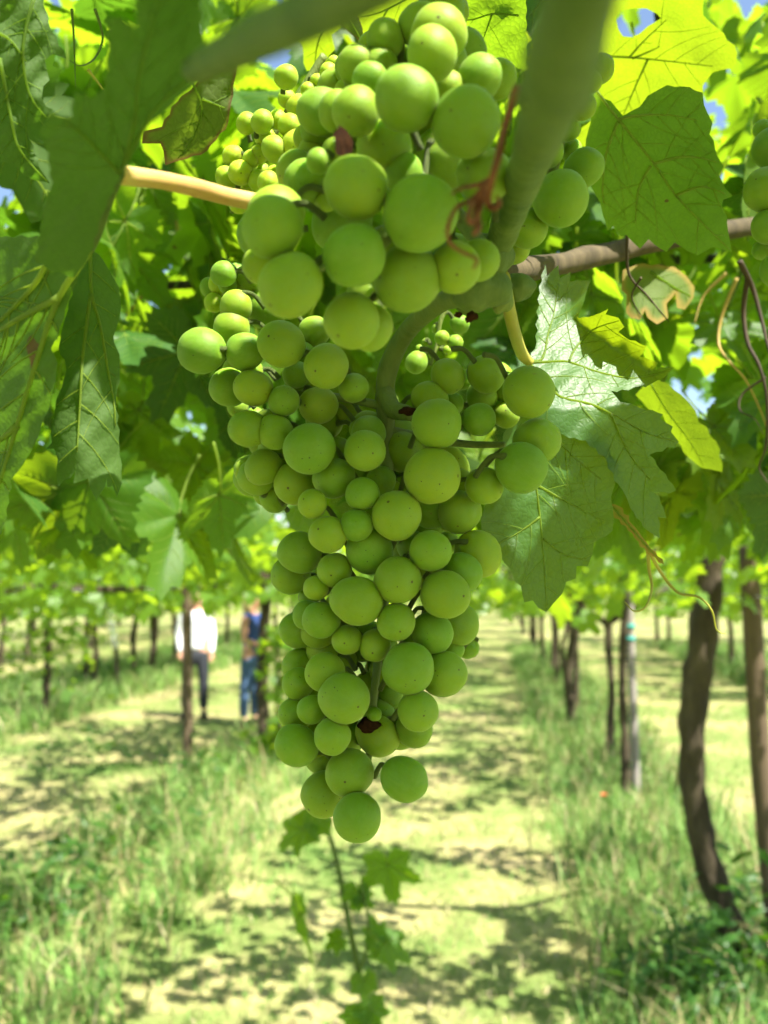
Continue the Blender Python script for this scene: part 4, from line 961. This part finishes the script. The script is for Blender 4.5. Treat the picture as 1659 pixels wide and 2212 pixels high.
# main leaf to the right of the bunch, upper side to the sun, one margin curled up
fold_a, fold_b = (1106 + 410 / 3, 553 + 420 / 3), (1106 + 900 / 3, 553 + 760 / 3)
def depth_right(x, y):
    d = 0.395 - 0.16 * (y - 790) / 1000 + 0.03 * (x - 1180) / 1000
    dx, dy = fold_b[0] - fold_a[0], fold_b[1] - fold_a[1]; L_ = math.hypot(dx, dy)
    s_ = ((x - fold_a[0]) * dy - (y - fold_a[1]) * dx) / L_; t_ = ((x - fold_a[0]) * dx + (y - fold_a[1]) * dy) / L_
    if s_ > 0 and t_ > -25: d -= 0.00042 * s_ * min(1, (t_ + 25) / 40)
    if y > 880: d += 0.00016 * (y - 880)
    d += 0.0009 * max(0, 1160 - x) * max(0, 760 - y) / 100
    return d
traced_leaf(C(6, [(120, 672), (160, 560), (172, 400), (182, 240), (216, 48), (226, 130), (255, 100), (300, 58), (310, 145), (380, 103), (376, 165), (508, 160), (490, 212), (470, 290), (436, 370), (428, 402), (500, 395), (570, 370), (625, 343), (606, 378), (690, 400), (728, 460), (690, 492), (762, 545), (872, 585), (830, 655), (945, 690), (930, 740), (1052, 720), (985, 790), (900, 830), (790, 852), (640, 872),
              (700, 945), (780, 960), (870, 1000), (978, 1025), (958, 1052), (1042, 1105), (1030, 1140), (1082, 1205), (890, 1290), (960, 1385), (1062, 1520), (920, 1530), (985, 1640), (1000, 1700), (940, 1690), (960, 1830), (880, 1780), (790, 1660), (740, 1560), (690, 1480), (600, 1300), (480, 1195), (300, 1150), (150, 1050), (60, 900), (70, 760)]),
            depth_right, [C(6, [(115, 690), (260, 683), (370, 685), (560, 750), (800, 790), (1030, 735)]), C(6, [(120, 680), (200, 660), (235, 500), (270, 380), (300, 180)]), C(6, [(370, 685), (410, 600), (520, 480), (690, 420)]), C(6, [(115, 695), (270, 870), (340, 920), (520, 960), (680, 1040), (880, 1150), (1060, 1200)]), C(6, [(640, 1020), (760, 1280), (900, 1450)])],
            M['leaf_rugose'], fv, 'quilted green leaf right of the bunch, its sunny upper side to the lens', up=True, vw=3.0, vmat=M['vein'], spacing=10, wave=0.0007)
traced_leaf(C(6, [(130, 720), (250, 820), (340, 930), (420, 1080), (480, 1190), (630, 1235), (640, 1292), (686, 1340), (668, 1480), (640, 1570), (655, 1650), (652, 1780), (530, 1860), (522, 1930), (490, 2010), (420, 2008), (415, 2090), (350, 2112), (325, 2190), (270, 2250), (222, 2308), (170, 2280), (135, 2232), (80, 2245), (58, 2140), (-20, 2020), (-120, 1880), (-200, 1740), (-170, 1600), (-120, 1400), (-60, 1200), (20, 950), (70, 760)]),
            lambda x, y: 0.386 + 0.000 * (y - 790) / 500 + 0.03 * (x - 1200) / 1000 - 0.00004 * max(0, x - 1250), [C(6, [(130, 720), (230, 830), (330, 950), (420, 1090), (460, 1180)]), C(6, [(125, 740), (130, 1000), (150, 1400), (185, 1700), (205, 1950), (225, 2280)]), C(6, [(140, 1100), (300, 1210), (430, 1330), (580, 1450)]), C(6, [(160, 1480), (300, 1560), (440, 1640), (600, 1720)]), C(6, [(180, 1690), (60, 1780), (-80, 1860)]), C(6, [(200, 1830), (330, 1930), (480, 1970)])],
            M['leaf_rugose'], fv, 'dark pointed middle lobe of the leaf right of the bunch, in shade', up=True, vw=2.2, vmat=M['vein'], spacing=11, branch=True)
traced_leaf(C(6, [(870, 820), (950, 808), (1100, 900), (1190, 1000), (1212, 1080), (1322, 1200), (1362, 1400), (1230, 1372), (1150, 1310), (1030, 1140), (975, 1030), (880, 990), (800, 900)]), plane(0.55, 1450, 900, 0.0, 0.22), [C(6, [(900, 830), (1000, 1000), (1150, 1200), (1240, 1360)])], M['leaf_young'], fv, 'glowing yellow leaf hanging behind the quilted leaf', up=False, vw=2)
traced_leaf(C(6, [(720, 90), (800, 60), (1050, 70), (1130, 130), (1182, 200), (1176, 270), (1120, 347), (1070, 335), (1062, 240), (1000, 310), (1012, 400), (940, 442), (880, 400), (862, 350), (830, 412), (770, 400), (740, 370), (742, 250), (708, 222)]), plane(0.60, 1420, 630, 0.1, -0.1, 1.5), [C(6, [(770, 130), (880, 260), (1000, 400)]), C(6, [(820, 190), (780, 260), (850, 400)]), C(6, [(900, 100), (1050, 200), (1160, 260)])], M['leaf_dry_edge'], fv, 'small leaf with dry yellow-brown scalloped margin below the old cane', up=False, vw=2.5)
# folded yellowish leaf tip with two tendrils below the quilted leaf
traced_leaf(C(9, [(620, -60), (690, -40), (760, 60), (800, 100), (850, 170), (900, 240), (985, 335), (900, 280), (820, 190), (740, 90), (650, 10)]), plane(0.40, 1390, 1160, 0, 0, 0, 0), [C(9, [(640, -40), (760, 90), (900, 250), (980, 330)])], M['leaf_dry_edge'], fv, 'thin folded leaf tip pointing down below the quilted leaf', up=False, branch=False, vw=2, spacing=8)

# ---- canes, tendrils, petioles
photo_tube('cane', [(1290, -120, 0.070, 80), (1245, 20, 0.082, 82), (1205, 170, 0.115, 80), (1162, 300, 0.19, 52), (1112, 440, 0.27, 34), (1080, 520, 0.295, 31), (1050, 610, 0.305, 36), (1000, 655, 0.315, 30)], M['shoot'], fv, 16, 8, 0.10, 2)
photo_tube('cane', [(860, -70, 0.085, 64), (720, 5, 0.095, 60), (600, 60, 0.11, 52), (470, 125, 0.14, 36), (420, 150, 0.165, 28)], M['shoot'], fv, 14, 6, 0.05, 4)
photo_tube('petiole', [(236, 366, 0.235, 17), (252, 374, 0.237, 25), (275, 380, 0.243, 21), (340, 388, 0.255, 19), (420, 405, 0.267, 20), (490, 424, 0.277, 19), (565, 440, 0.287, 20)], M['petiole_red'], fv, 14, 6, 0.05)
photo_tube('petiole', [(250, 372, 0.225, 20), (225, 440, 0.24, 17), (205, 510, 0.255, 13), (180, 560, 0.262, 10)], M['shoot'], fv, 12, 6)
photo_tube('petiole', [(1085, 600, 0.30, 18), (1098, 660, 0.33, 15), (1112, 720, 0.36, 14), (1128, 765, 0.385, 13), (1146, 784, 0.390, 10)], M['tendril_green'], fv, 12, 6)
photo_tube('old_cane', [(1060, 590, 0.34, 30), (1180, 575, 0.47, 25), (1320, 545, 0.56, 23), (1480, 510, 0.62, 21), (1720, 480, 0.80, 18)], M['wood'], fv, 14, 8, 0.25, 6)
# swollen joint where the bunch, the leaf stalk and the cane meet
def lump(name, px, py, d, r, m, parent, sc=(1, 1, 1), amp=0.18, seed=0):
    V, F = ellipsoid((0, 0, 0), (1, 1, 1), 18); c_ = at(px, py, d); k = r * d / FP
    V = [c_ + Vector((v[0] * sc[0], v[1] * sc[1], v[2] * sc[2])) * k * (1 + amp * noise.noise(Vector(v) * 1.6 + Vector((seed, 0, 0)))) for v in V]
    return mesh_obj(name, V, F, m, parent, origin=c_)
lump('node', 1035, 622, 0.30, 60, M['shoot'], fv, (1.1, 1, 0.85), 0.3, 1)
lump('node', 1062, 555, 0.30, 50, M['shoot'], fv, (0.9, 1, 1.1), 0.25, 2)
lump('node', 1195, 200, 0.122, 86, M['shoot'], fv, (1, 1, 0.55), 0.25, 6)
lump('bud', 1083, 645, 0.31, 30, M['rachis'], fv, (0.9, 0.9, 1.1), 0.2, 3)
lump('bud', 1120, 620, 0.33, 32, M['shoot'], fv, (1.1, 0.9, 0.9), 0.25, 8)
for px, py, r, s in ((1020, 683, 13, 1), (990, 680, 9, 2), (1012, 690, 9, 3)): lump('leaf_scar', px, py, 0.288, r, M['brown_bit'], fv, (1, 0.5, 0.8), 0.3, s)
for pts, r, m, d in (
    ([(1118, 185), (1095, 260), (1078, 330), (1062, 390), (1054, 430), (1062, 450), (1078, 442), (1074, 425)], (9, 8, 9, 8, 8, 7, 6, 4), 'tendril_dry', 0.185),
    ([(1062, 385), (1030, 400), (1000, 405), (978, 418)], (6, 5, 4, 3), 'tendril_dry', 0.19),
    ([(1050, 395), (1020, 430), (985, 450), (968, 490), (972, 525), (1000, 545), (1030, 560), (1022, 580)], (5, 5, 5, 5, 4, 4, 4, 3), 'tendril_dry', 0.188),
    ([(1045, 400), (1040, 440), (1022, 480), (1012, 470), (1020, 440), (1038, 425)], (6, 7, 6, 6, 6, 5), 'tendril_dry', 0.186),
    ([(1040, 410), (1030, 455), (1032, 490), (1024, 505)], (7, 8, 9, 5), 'tendril_dry', 0.187)):
    photo_tube('tendril', [(p[0], p[1], d + 0.004 * math.sin(i * 1.7), q) for i, (p, q) in enumerate(zip(pts, r))], M[m], fv, 9, 6, 0.2)
for pts, r, m, d in (
    ([(1598, 565), (1625, 620), (1645, 690), (1665, 770), (1690, 830)], 7, 'tendril_dark', 0.6), ([(1615, 600), (1606, 670), (1615, 740), (1640, 790), (1656, 860), (1655, 960), (1640, 1010), (1665, 1050)], 6, 'tendril_dark', 0.61),
    ([(1655, 815), (1605, 850), (1598, 885), (1630, 905), (1650, 940)], 3, 'tendril_dark', 0.62),
    ([(1592, 600), (1560, 680), (1552, 740), (1570, 775), (1610, 820), (1640, 880), (1655, 920)], 4.5, 'tendril_orange', 0.7), ([(1570, 590), (1520, 640), (1500, 700)], 4, 'tendril_orange', 0.75),
    ([(1355, 505), (1358, 590), (1400, 640), (1445, 695)], 4, 'wood', 0.5), ([(1385, 600), (1365, 640), (1390, 690)], 3, 'wood', 0.5),
    ([(1400, 1190), (1402, 1230), (1408, 1270), (1395, 1310), (1370, 1320), (1350, 1300)], 4.5, 'tendril_green', 0.42),
    ([(1405, 1195), (1430, 1240), (1465, 1280), (1510, 1290), (1538, 1320), (1548, 1360), (1568, 1370)], 4.5, 'tendril_green', 0.42),
    ([(155, 20), (160, 90), (163, 190)], 3.5, 'shoot', 0.42), ([(205, 20), (222, 80), (205, 125), (175, 142), (150, 130)], 3.5, 'shoot', 0.42), ([(190, 150), (232, 205)], 3.5, 'tendril_green', 0.44)):
    photo_tube('tendril', [(p[0], p[1], d + 0.01 * math.sin(i * 1.3), r * (1 - 0.8 * i / (len(pts) - 1))) for i, p in enumerate(pts)], M[m], fv, 8, 6)
# shrivelled brown scrap on the upper bunch
traced_leaf(C(2, [(545, 812), (590, 850), (620, 890), (628, 985), (560, 1012), (520, 1000), (512, 900), (498, 870)]), plane(0.235, 740, 300, 0.3, 0), [], M['brown_bit'], fv, 'shrivelled dark brown leaf scrap stuck on the upper bunch', up=True, spacing=8, name='leaf_scrap')

# ================================================================== BUNCHES OF GRAPES
def sphere_mesh(seed):
    rg = random.Random(seed); V, F = [], []; n, mm = 28, 20
    el = rg.uniform(1.0, 1.07)
    for j in range(mm + 1):
        a = math.pi * j / mm
        for i in range(n):
            b_ = 2 * math.pi * i / n; p = Vector((math.sin(a) * math.cos(b_), math.sin(a) * math.sin(b_), math.cos(a)))
            k = 1 + 0.05 * noise.noise(p * 1.1 + Vector((seed, 0, 0))) + 0.012 * noise.noise(p * 2.6 + Vector((0, seed, 0)))
            if p.z > 0.95: k -= (p.z - 0.95) * 1.2
            if p.z < -0.975: k -= (-p.z - 0.975) * 0.6
            V.append((p.x * k, p.y * k, p.z * k * el))
    for j in range(mm):
        for i in range(n): F.append((j * n + i, (j + 1) * n + i, (j + 1) * n + (i + 1) % n, j * n + (i + 1) % n))
    return V, F
BERRY = {}
for m in ('grape', 'grape_sunlit'):
    for i in range(7):
        V, F = sphere_mesh(i * 5 + 1); me = bpy.data.meshes.new(f'{m}_{i}'); me.from_pydata(V, [], F); me.materials.append(M[m])
        me.polygons.foreach_set('use_smooth', [True] * len(F)); me.update(); BERRY[m, i] = me
def bunch(label, berries, axis, group=None, m='grape', stalk=None, ped=True, seed=0, fill=0, fd=(0.38, 0.40), keep_open=((870, 800, 62), (800, 760, 30), (775, 1440, 8), (985, 760, 60))):
    n0 = lambda l: len(l)
    rg = random.Random(seed)
    top = at(*axis[0][:3]); o = thing('grape_bunch', top, label, 'grapes', group)
    ax = [at(*p[:3]) for p in axis]; rad = [p[3] * p[2] / FP for p in axis]
    tube('stalk', ax, rad, M['rachis'], o, 12, 6, 0.12, seed)
    if stalk:
        for s_ in stalk: photo_tube('stalk', s_, M['rachis'], o, 12, 6, 0.12)
    AP, AR = smooth_path(ax, rad, 6)
    berries = list(berries)
    for _ in range(fill * 60):                        # berries packed behind the ones in front
        if fill <= 0: break
        b0 = rg.choice(berries[:n0(berries)]); a_ = rg.uniform(0, 6.28); k_ = rg.uniform(0.6, 1.3) * b0[2]
        c2 = (b0[0] + math.cos(a_) * k_, b0[1] + math.sin(a_) * k_, b0[2] * rg.uniform(0.75, 1.0), rg.uniform(*fd))
        dn = sum(1 for q in berries if math.hypot(q[0] - c2[0], q[1] - c2[1]) < (q[2] + c2[2]) * 1.05)
        if dn < 4 or not all(math.hypot(q[0] - c2[0], q[1] - c2[1]) + abs(q[3] - c2[3]) * FP / 0.36 > (q[2] + c2[2]) * 0.58 for q in berries): continue
        if any(math.hypot(c2[0] - q_[0], c2[1] - q_[1]) < q_[2] + c2[2] for q_ in keep_open): continue
        berries.append(c2); fill -= 1
    pg = []
    for (px, py, r, d) in berries:
        c_ = at(px, py, d); rr = r * d / FP
        near = min(AP, key=lambda q: (q - c_).length + max(0, c_.z - q.z) * -0.4)
        out = (c_ - near); out = out.normalized() if out.length > 1e-6 else Vector((0, -1, 0))
        tipd = (out * 1.0 + Vector((rg.gauss(0, .5), rg.gauss(-0.35, .5), -0.55 + rg.gauss(0, .4)))).normalized()
        b = bpy.data.objects.new('grape', BERRY[m, rg.randrange(7)]); col.objects.link(b); b.parent = o
        q = (-tipd).to_track_quat('Z', 'Y'); b.location = c_ - top; b.rotation_mode = 'QUATERNION'; b.rotation_quaternion = q; b.scale = (rr * rg.uniform(0.96, 1.04), rr * rg.uniform(0.96, 1.04), rr * rg.uniform(0.97, 1.09))
        if ped:
            a_ = c_ - tipd * rr * 0.95; near = a_ + (near - a_).normalized() * min((near - a_).length, rr * 1.5); mid = a_.lerp(near, 0.5) + Vector((0, 0, rr * 0.35))
            v, f = tube_geo([near, mid, a_ - tipd * rr * 0.12, a_ + tipd * rr * 0.03], [0.0011, 0.0009, 0.0010, 0.0019], 7, 4)
            iq = q.to_matrix().transposed()
            v = [Vector([a_ / k_ for a_, k_ in zip(iq @ (x_ - c_), b.scale)]) for x_ in v]
            me = bpy.data.meshes.new('pedicel'); me.from_pydata([tuple(x_) for x_ in v], [], f); me.materials.append(M['rachis']); me.polygons.foreach_set('use_smooth', [True] * len(f)); me.update()
            pd = bpy.data.objects.new('pedicel', me); col.objects.link(pd); pd.parent = b
    return o
def cr(k, lst, layers):                               # crop coords + layer -> photo px + depth
    return [(p[0], p[1], p[2] / 3, layers[p[3]]) for p in C(k, lst)]
LOW = {0: 0.342, 1: 0.352, 2: 0.364, 3: 0.378, 4: 0.39}
low = []
low += cr(4, [(1450, 115, 84, 2), (1370, 205, 72, 4), (1610, 155, 95, 3), (1530, 330, 105, 2), (1500, 465, 116, 2), (1310, 615, 155, 1), (1585, 620, 124, 1), (1485, 850, 130, 2), (1640, 855, 118, 1), (1540, 975, 70, 3), (1610, 1120, 122, 1), (1705, 1370, 120, 2)], LOW)
low += cr(5, [(60, 345, 130, 3), (165, 570, 158, 0), (380, 490, 100, 3), (455, 715, 147, 0), (635, 855, 97, 1), (262, 770, 92, 2), (180, 940, 102, 1), (405, 968, 125, 2), (580, 1000, 92, 4), (125, 1140, 118, 1), (345, 1250, 170, 0), (708, 1262, 140, 0), (730, 1145, 115, 2), (950, 1260, 145, 3),
              (1170, 1090, 160, 0), (1125, 922, 110, 2), (1270, 960, 75, 3), (1245, 780, 111, 2), (1490, 768, 120, 2), (1465, 905, 100, 3), (1445, 1060, 112, 1), (1340, 800, 72, 4), (1145, 1425, 181, 0), (1480, 1490, 122, 1), (505, 1440, 130, 1), (688, 1540, 111, 0), (365, 1605, 97, 0), (810, 1455, 96, 2), (930, 1430, 62, 4),
              (85, 1370, 130, 3), (250, 1475, 140, 2), (120, 1570, 92, 3), (910, 1680, 162, 0), (1620, 1030, 90, 3), (1620, 850, 100, 3)], LOW)
low += cr(6, [(105, 880, 168, 0), (160, 1200, 155, 1), (60, 1372, 168, 0)], LOW)
low += cr(8, [(1320, 0, 142, 2), (465, 145, 122, 0), (650, 85, 108, 0), (1130, 250, 138, 0), (735, 245, 156, 1), (1240, 200, 76, 3), (1440, 272, 152, 2), (1335, 392, 132, 1), (1225, 532, 158, 0), (920, 440, 155, 0), (650, 575, 162, 0), (508, 380, 118, 1), (285, 262, 137, 2), (225, 412, 128, 3), (390, 492, 83, 1), (422, 700, 123, 1), (335, 668, 100, 2),
              (908, 715, 128, 0), (1140, 782, 134, 1), (1305, 725, 142, 3), (1275, 890, 78, 3), (590, 830, 100, 1), (772, 866, 107, 1), (985, 1015, 164, 0), (1215, 1050, 150, 1), (440, 900, 112, 3), (448, 1040, 126, 1), (575, 965, 82, 3), (272, 1112, 106, 2), (262, 1305, 108, 2), (365, 1280, 92, 1), (570, 1208, 161, 0), (766, 1310, 50, 1),
              (1050, 1290, 136, 0), (1025, 1408, 120, 2), (262, 1512, 139, 1), (495, 1455, 121, 0), (785, 1450, 135, 2), (860, 1180, 90, 3), (720, 1120, 85, 3)], LOW)
low += cr(11, [(960, 72, 145, 0), (605, 30, 160, 1), (440, 170, 143, 2), (655, 320, 157, 0)], LOW)
main = bunch('long bunch of green grapes hanging in the middle, in focus', low,
      [(1000, 640, 0.30, 22), (950, 655, 0.325, 21), (880, 715, 0.36, 20), (840, 790, 0.372, 22), (832, 860, 0.374, 22), (835, 930, 0.374, 18), (835, 1100, 0.372, 14), (830, 1300, 0.368, 11), (810, 1480, 0.364, 9), (800, 1600, 0.362, 8), (790, 1690, 0.362, 6)], 'bunches close by', 'grape',
      [[(832, 850, 0.372, 21), (850, 885, 0.366, 20), (888, 893, 0.36, 17)], [(840, 930, 0.374, 12), (930, 950, 0.375, 10), (1020, 960, 0.372, 8), (1090, 960, 0.366, 6)], [(838, 880, 0.374, 10), (740, 860, 0.372, 9), (620, 850, 0.368, 7)]], seed=3, fill=95, fd=(0.372, 0.402))
# cut end of the side stalk and the mummified berry
lump('stalk_stub', 880, 888, 0.352, 15, M['brown_bit'], main, (1.2, 0.6, 0.6), 0.4, 4)
lump('shrivelled_grape', 798, 1565, 0.352, 22, M['brown_bit'], main, (1, 0.8, 0.7), 0.5, 5)

UPL = {0: 0.232, 1: 0.245, 2: 0.258, 3: 0.272, 4: 0.288}
up = cr(2, [(838, 252, 118, 3), (1060, 160, 132, 3), (1185, 222, 182, 2), (1140, 345, 168, 1), (1340, 340, 150, 4), (1450, 500, 148, 2), (1560, 515, 122, 4), (1250, 580, 112, 2), (975, 640, 207, 0), (1360, 795, 222, 0), (650, 722, 160, 1), (740, 520, 116, 2), (800, 425, 116, 3), (650, 425, 122, 3), (930, 395, 92, 4), (430, 725, 152, 3), (530, 722, 132, 2),
           (600, 590, 82, 4), (830, 955, 178, 2), (950, 1125, 132, 2), (645, 1215, 212, 0), (1065, 1385, 243, 0), (636, 1656, 207, 0), (330, 1180, 152, 3), (405, 1045, 82, 1), (365, 980, 90, 4), (455, 1290, 78, 3), (510, 965, 78, 3), (1480, 1140, 182, 1), (130, 1390, 188, 2), (105, 1475, 192, 0)], UPL)
up += cr(5, [(980, 150, 225, 1), (1290, 75, 168, 1), (225, 190, 205, 0), (620, 420, 175, 1), (735, 460, 150, 2), (30, 60, 120, 3), (1120, 30, 150, 2), (1440, 30, 140, 2)], UPL)
bunch('larger blurred grapes of the upper bunch close to the lens', up, [(1060, 560, 0.265, 20), (1000, 480, 0.275, 17), (930, 400, 0.278, 14), (850, 330, 0.28, 12), (860, 180, 0.28, 9)], 'bunches close by', 'grape', [[(930, 400, 0.278, 12), (840, 500, 0.28, 10), (740, 560, 0.28, 8), (640, 600, 0.28, 6)]], seed=5, fill=45, fd=(0.275, 0.315))
UL = {0: 0.355, 1: 0.37, 2: 0.385}
ul = cr(2, [(470, 470, 62, 0), (505, 405, 46, 1), (195, 500, 80, 0), (400, 528, 50, 1), (340, 585, 52, 1), (220, 815, 76, 0), (268, 945, 108, 0), (122, 965, 88, 0), (40, 790, 76, 0), (140, 775, 62, 1), (60, 890, 72, 1), (20, 1000, 62, 1), (80, 1180, 74, 0), (10, 1170, 66, 1), (280, 700, 88, 2), (-60, 800, 70, 1), (-100, 1120, 84, 1), (-110, 1310, 72, 1), (30, 1110, 60, 2), (120, 1130, 60, 2), (-30, 1030, 60, 1), (-150, 1010, 66, 2), (-190, 1150, 72, 2), (-60, 1230, 70, 2), (200, 640, 60, 2)], UL)
ul += cr(4, [(1420, 180, 70, 2), (1390, 300, 66, 2), (1640, 60, 60, 2)], UL)
bunch('small yellow-lit bunch behind and left of the upper grapes', ul, [(700, 120, 0.385, 9), (650, 200, 0.385, 9), (590, 290, 0.385, 8), (540, 370, 0.385, 6), (500, 460, 0.385, 5)], 'bunches close by', 'grape_sunlit', seed=7)
RB = {0: 0.325, 1: 0.337, 2: 0.35}
rb = cr(3, [(315, 1290, 184, 0), (465, 1090, 126, 1), (230, 980, 106, 0), (190, 860, 92, 1), (355, 830, 88, 1), (455, 692, 90, 0), (510, 530, 72, 0), (565, 450, 96, 1), (110, 1165, 112, 1), (40, 1310, 135, 2), (95, 1480, 135, 1), (385, 975, 72, 2), (10, 1600, 112, 2), (330, 720, 70, 2), (-30, 1450, 120, 2)], RB)
bunch('smaller bunch hanging just right of the thick cane', rb, [(1250, 60, 0.36, 9), (1260, 180, 0.36, 9), (1220, 300, 0.355, 8), (1180, 420, 0.352, 6), (1140, 520, 0.35, 5)], 'bunches close by', seed=9)
FR = {0: 0.40, 1: 0.415, 2: 0.43}
fr = cr(3, [(1660, 1230, 150, 0), (1665, 1470, 115, 0), (1690, 960, 130, 1), (1625, 840, 60, 2), (1760, 1350, 150, 1), (1620, 1620, 62, 1), (1780, 1080, 140, 1), (1740, 1600, 110, 1), (1720, 1750, 110, 0)], FR)
bunch('bunch cut off by the right edge of the picture', fr, [(1690, 180, 0.43, 8), (1690, 300, 0.43, 8), (1690, 430, 0.43, 7), (1690, 580, 0.43, 5)], 'bunches close by', seed=11)
MB = {0: 0.44, 1: 0.455}
mb = cr(5, [(1040, 690, 70, 0), (1205, 530, 50, 0), (1292, 560, 50, 0), (1140, 640, 22, 1), (1100, 560, 26, 1), (1170, 470, 30, 1), (1240, 610, 30, 1), (1060, 600, 26, 1), (1320, 440, 62, 1)], MB)
bunch('tiny sparse bunch with a few green berries under the joint', mb, [(965, 660, 0.45, 5), (950, 700, 0.45, 5), (945, 740, 0.45, 4), (930, 790, 0.45, 3)], 'bunches close by', seed=13)
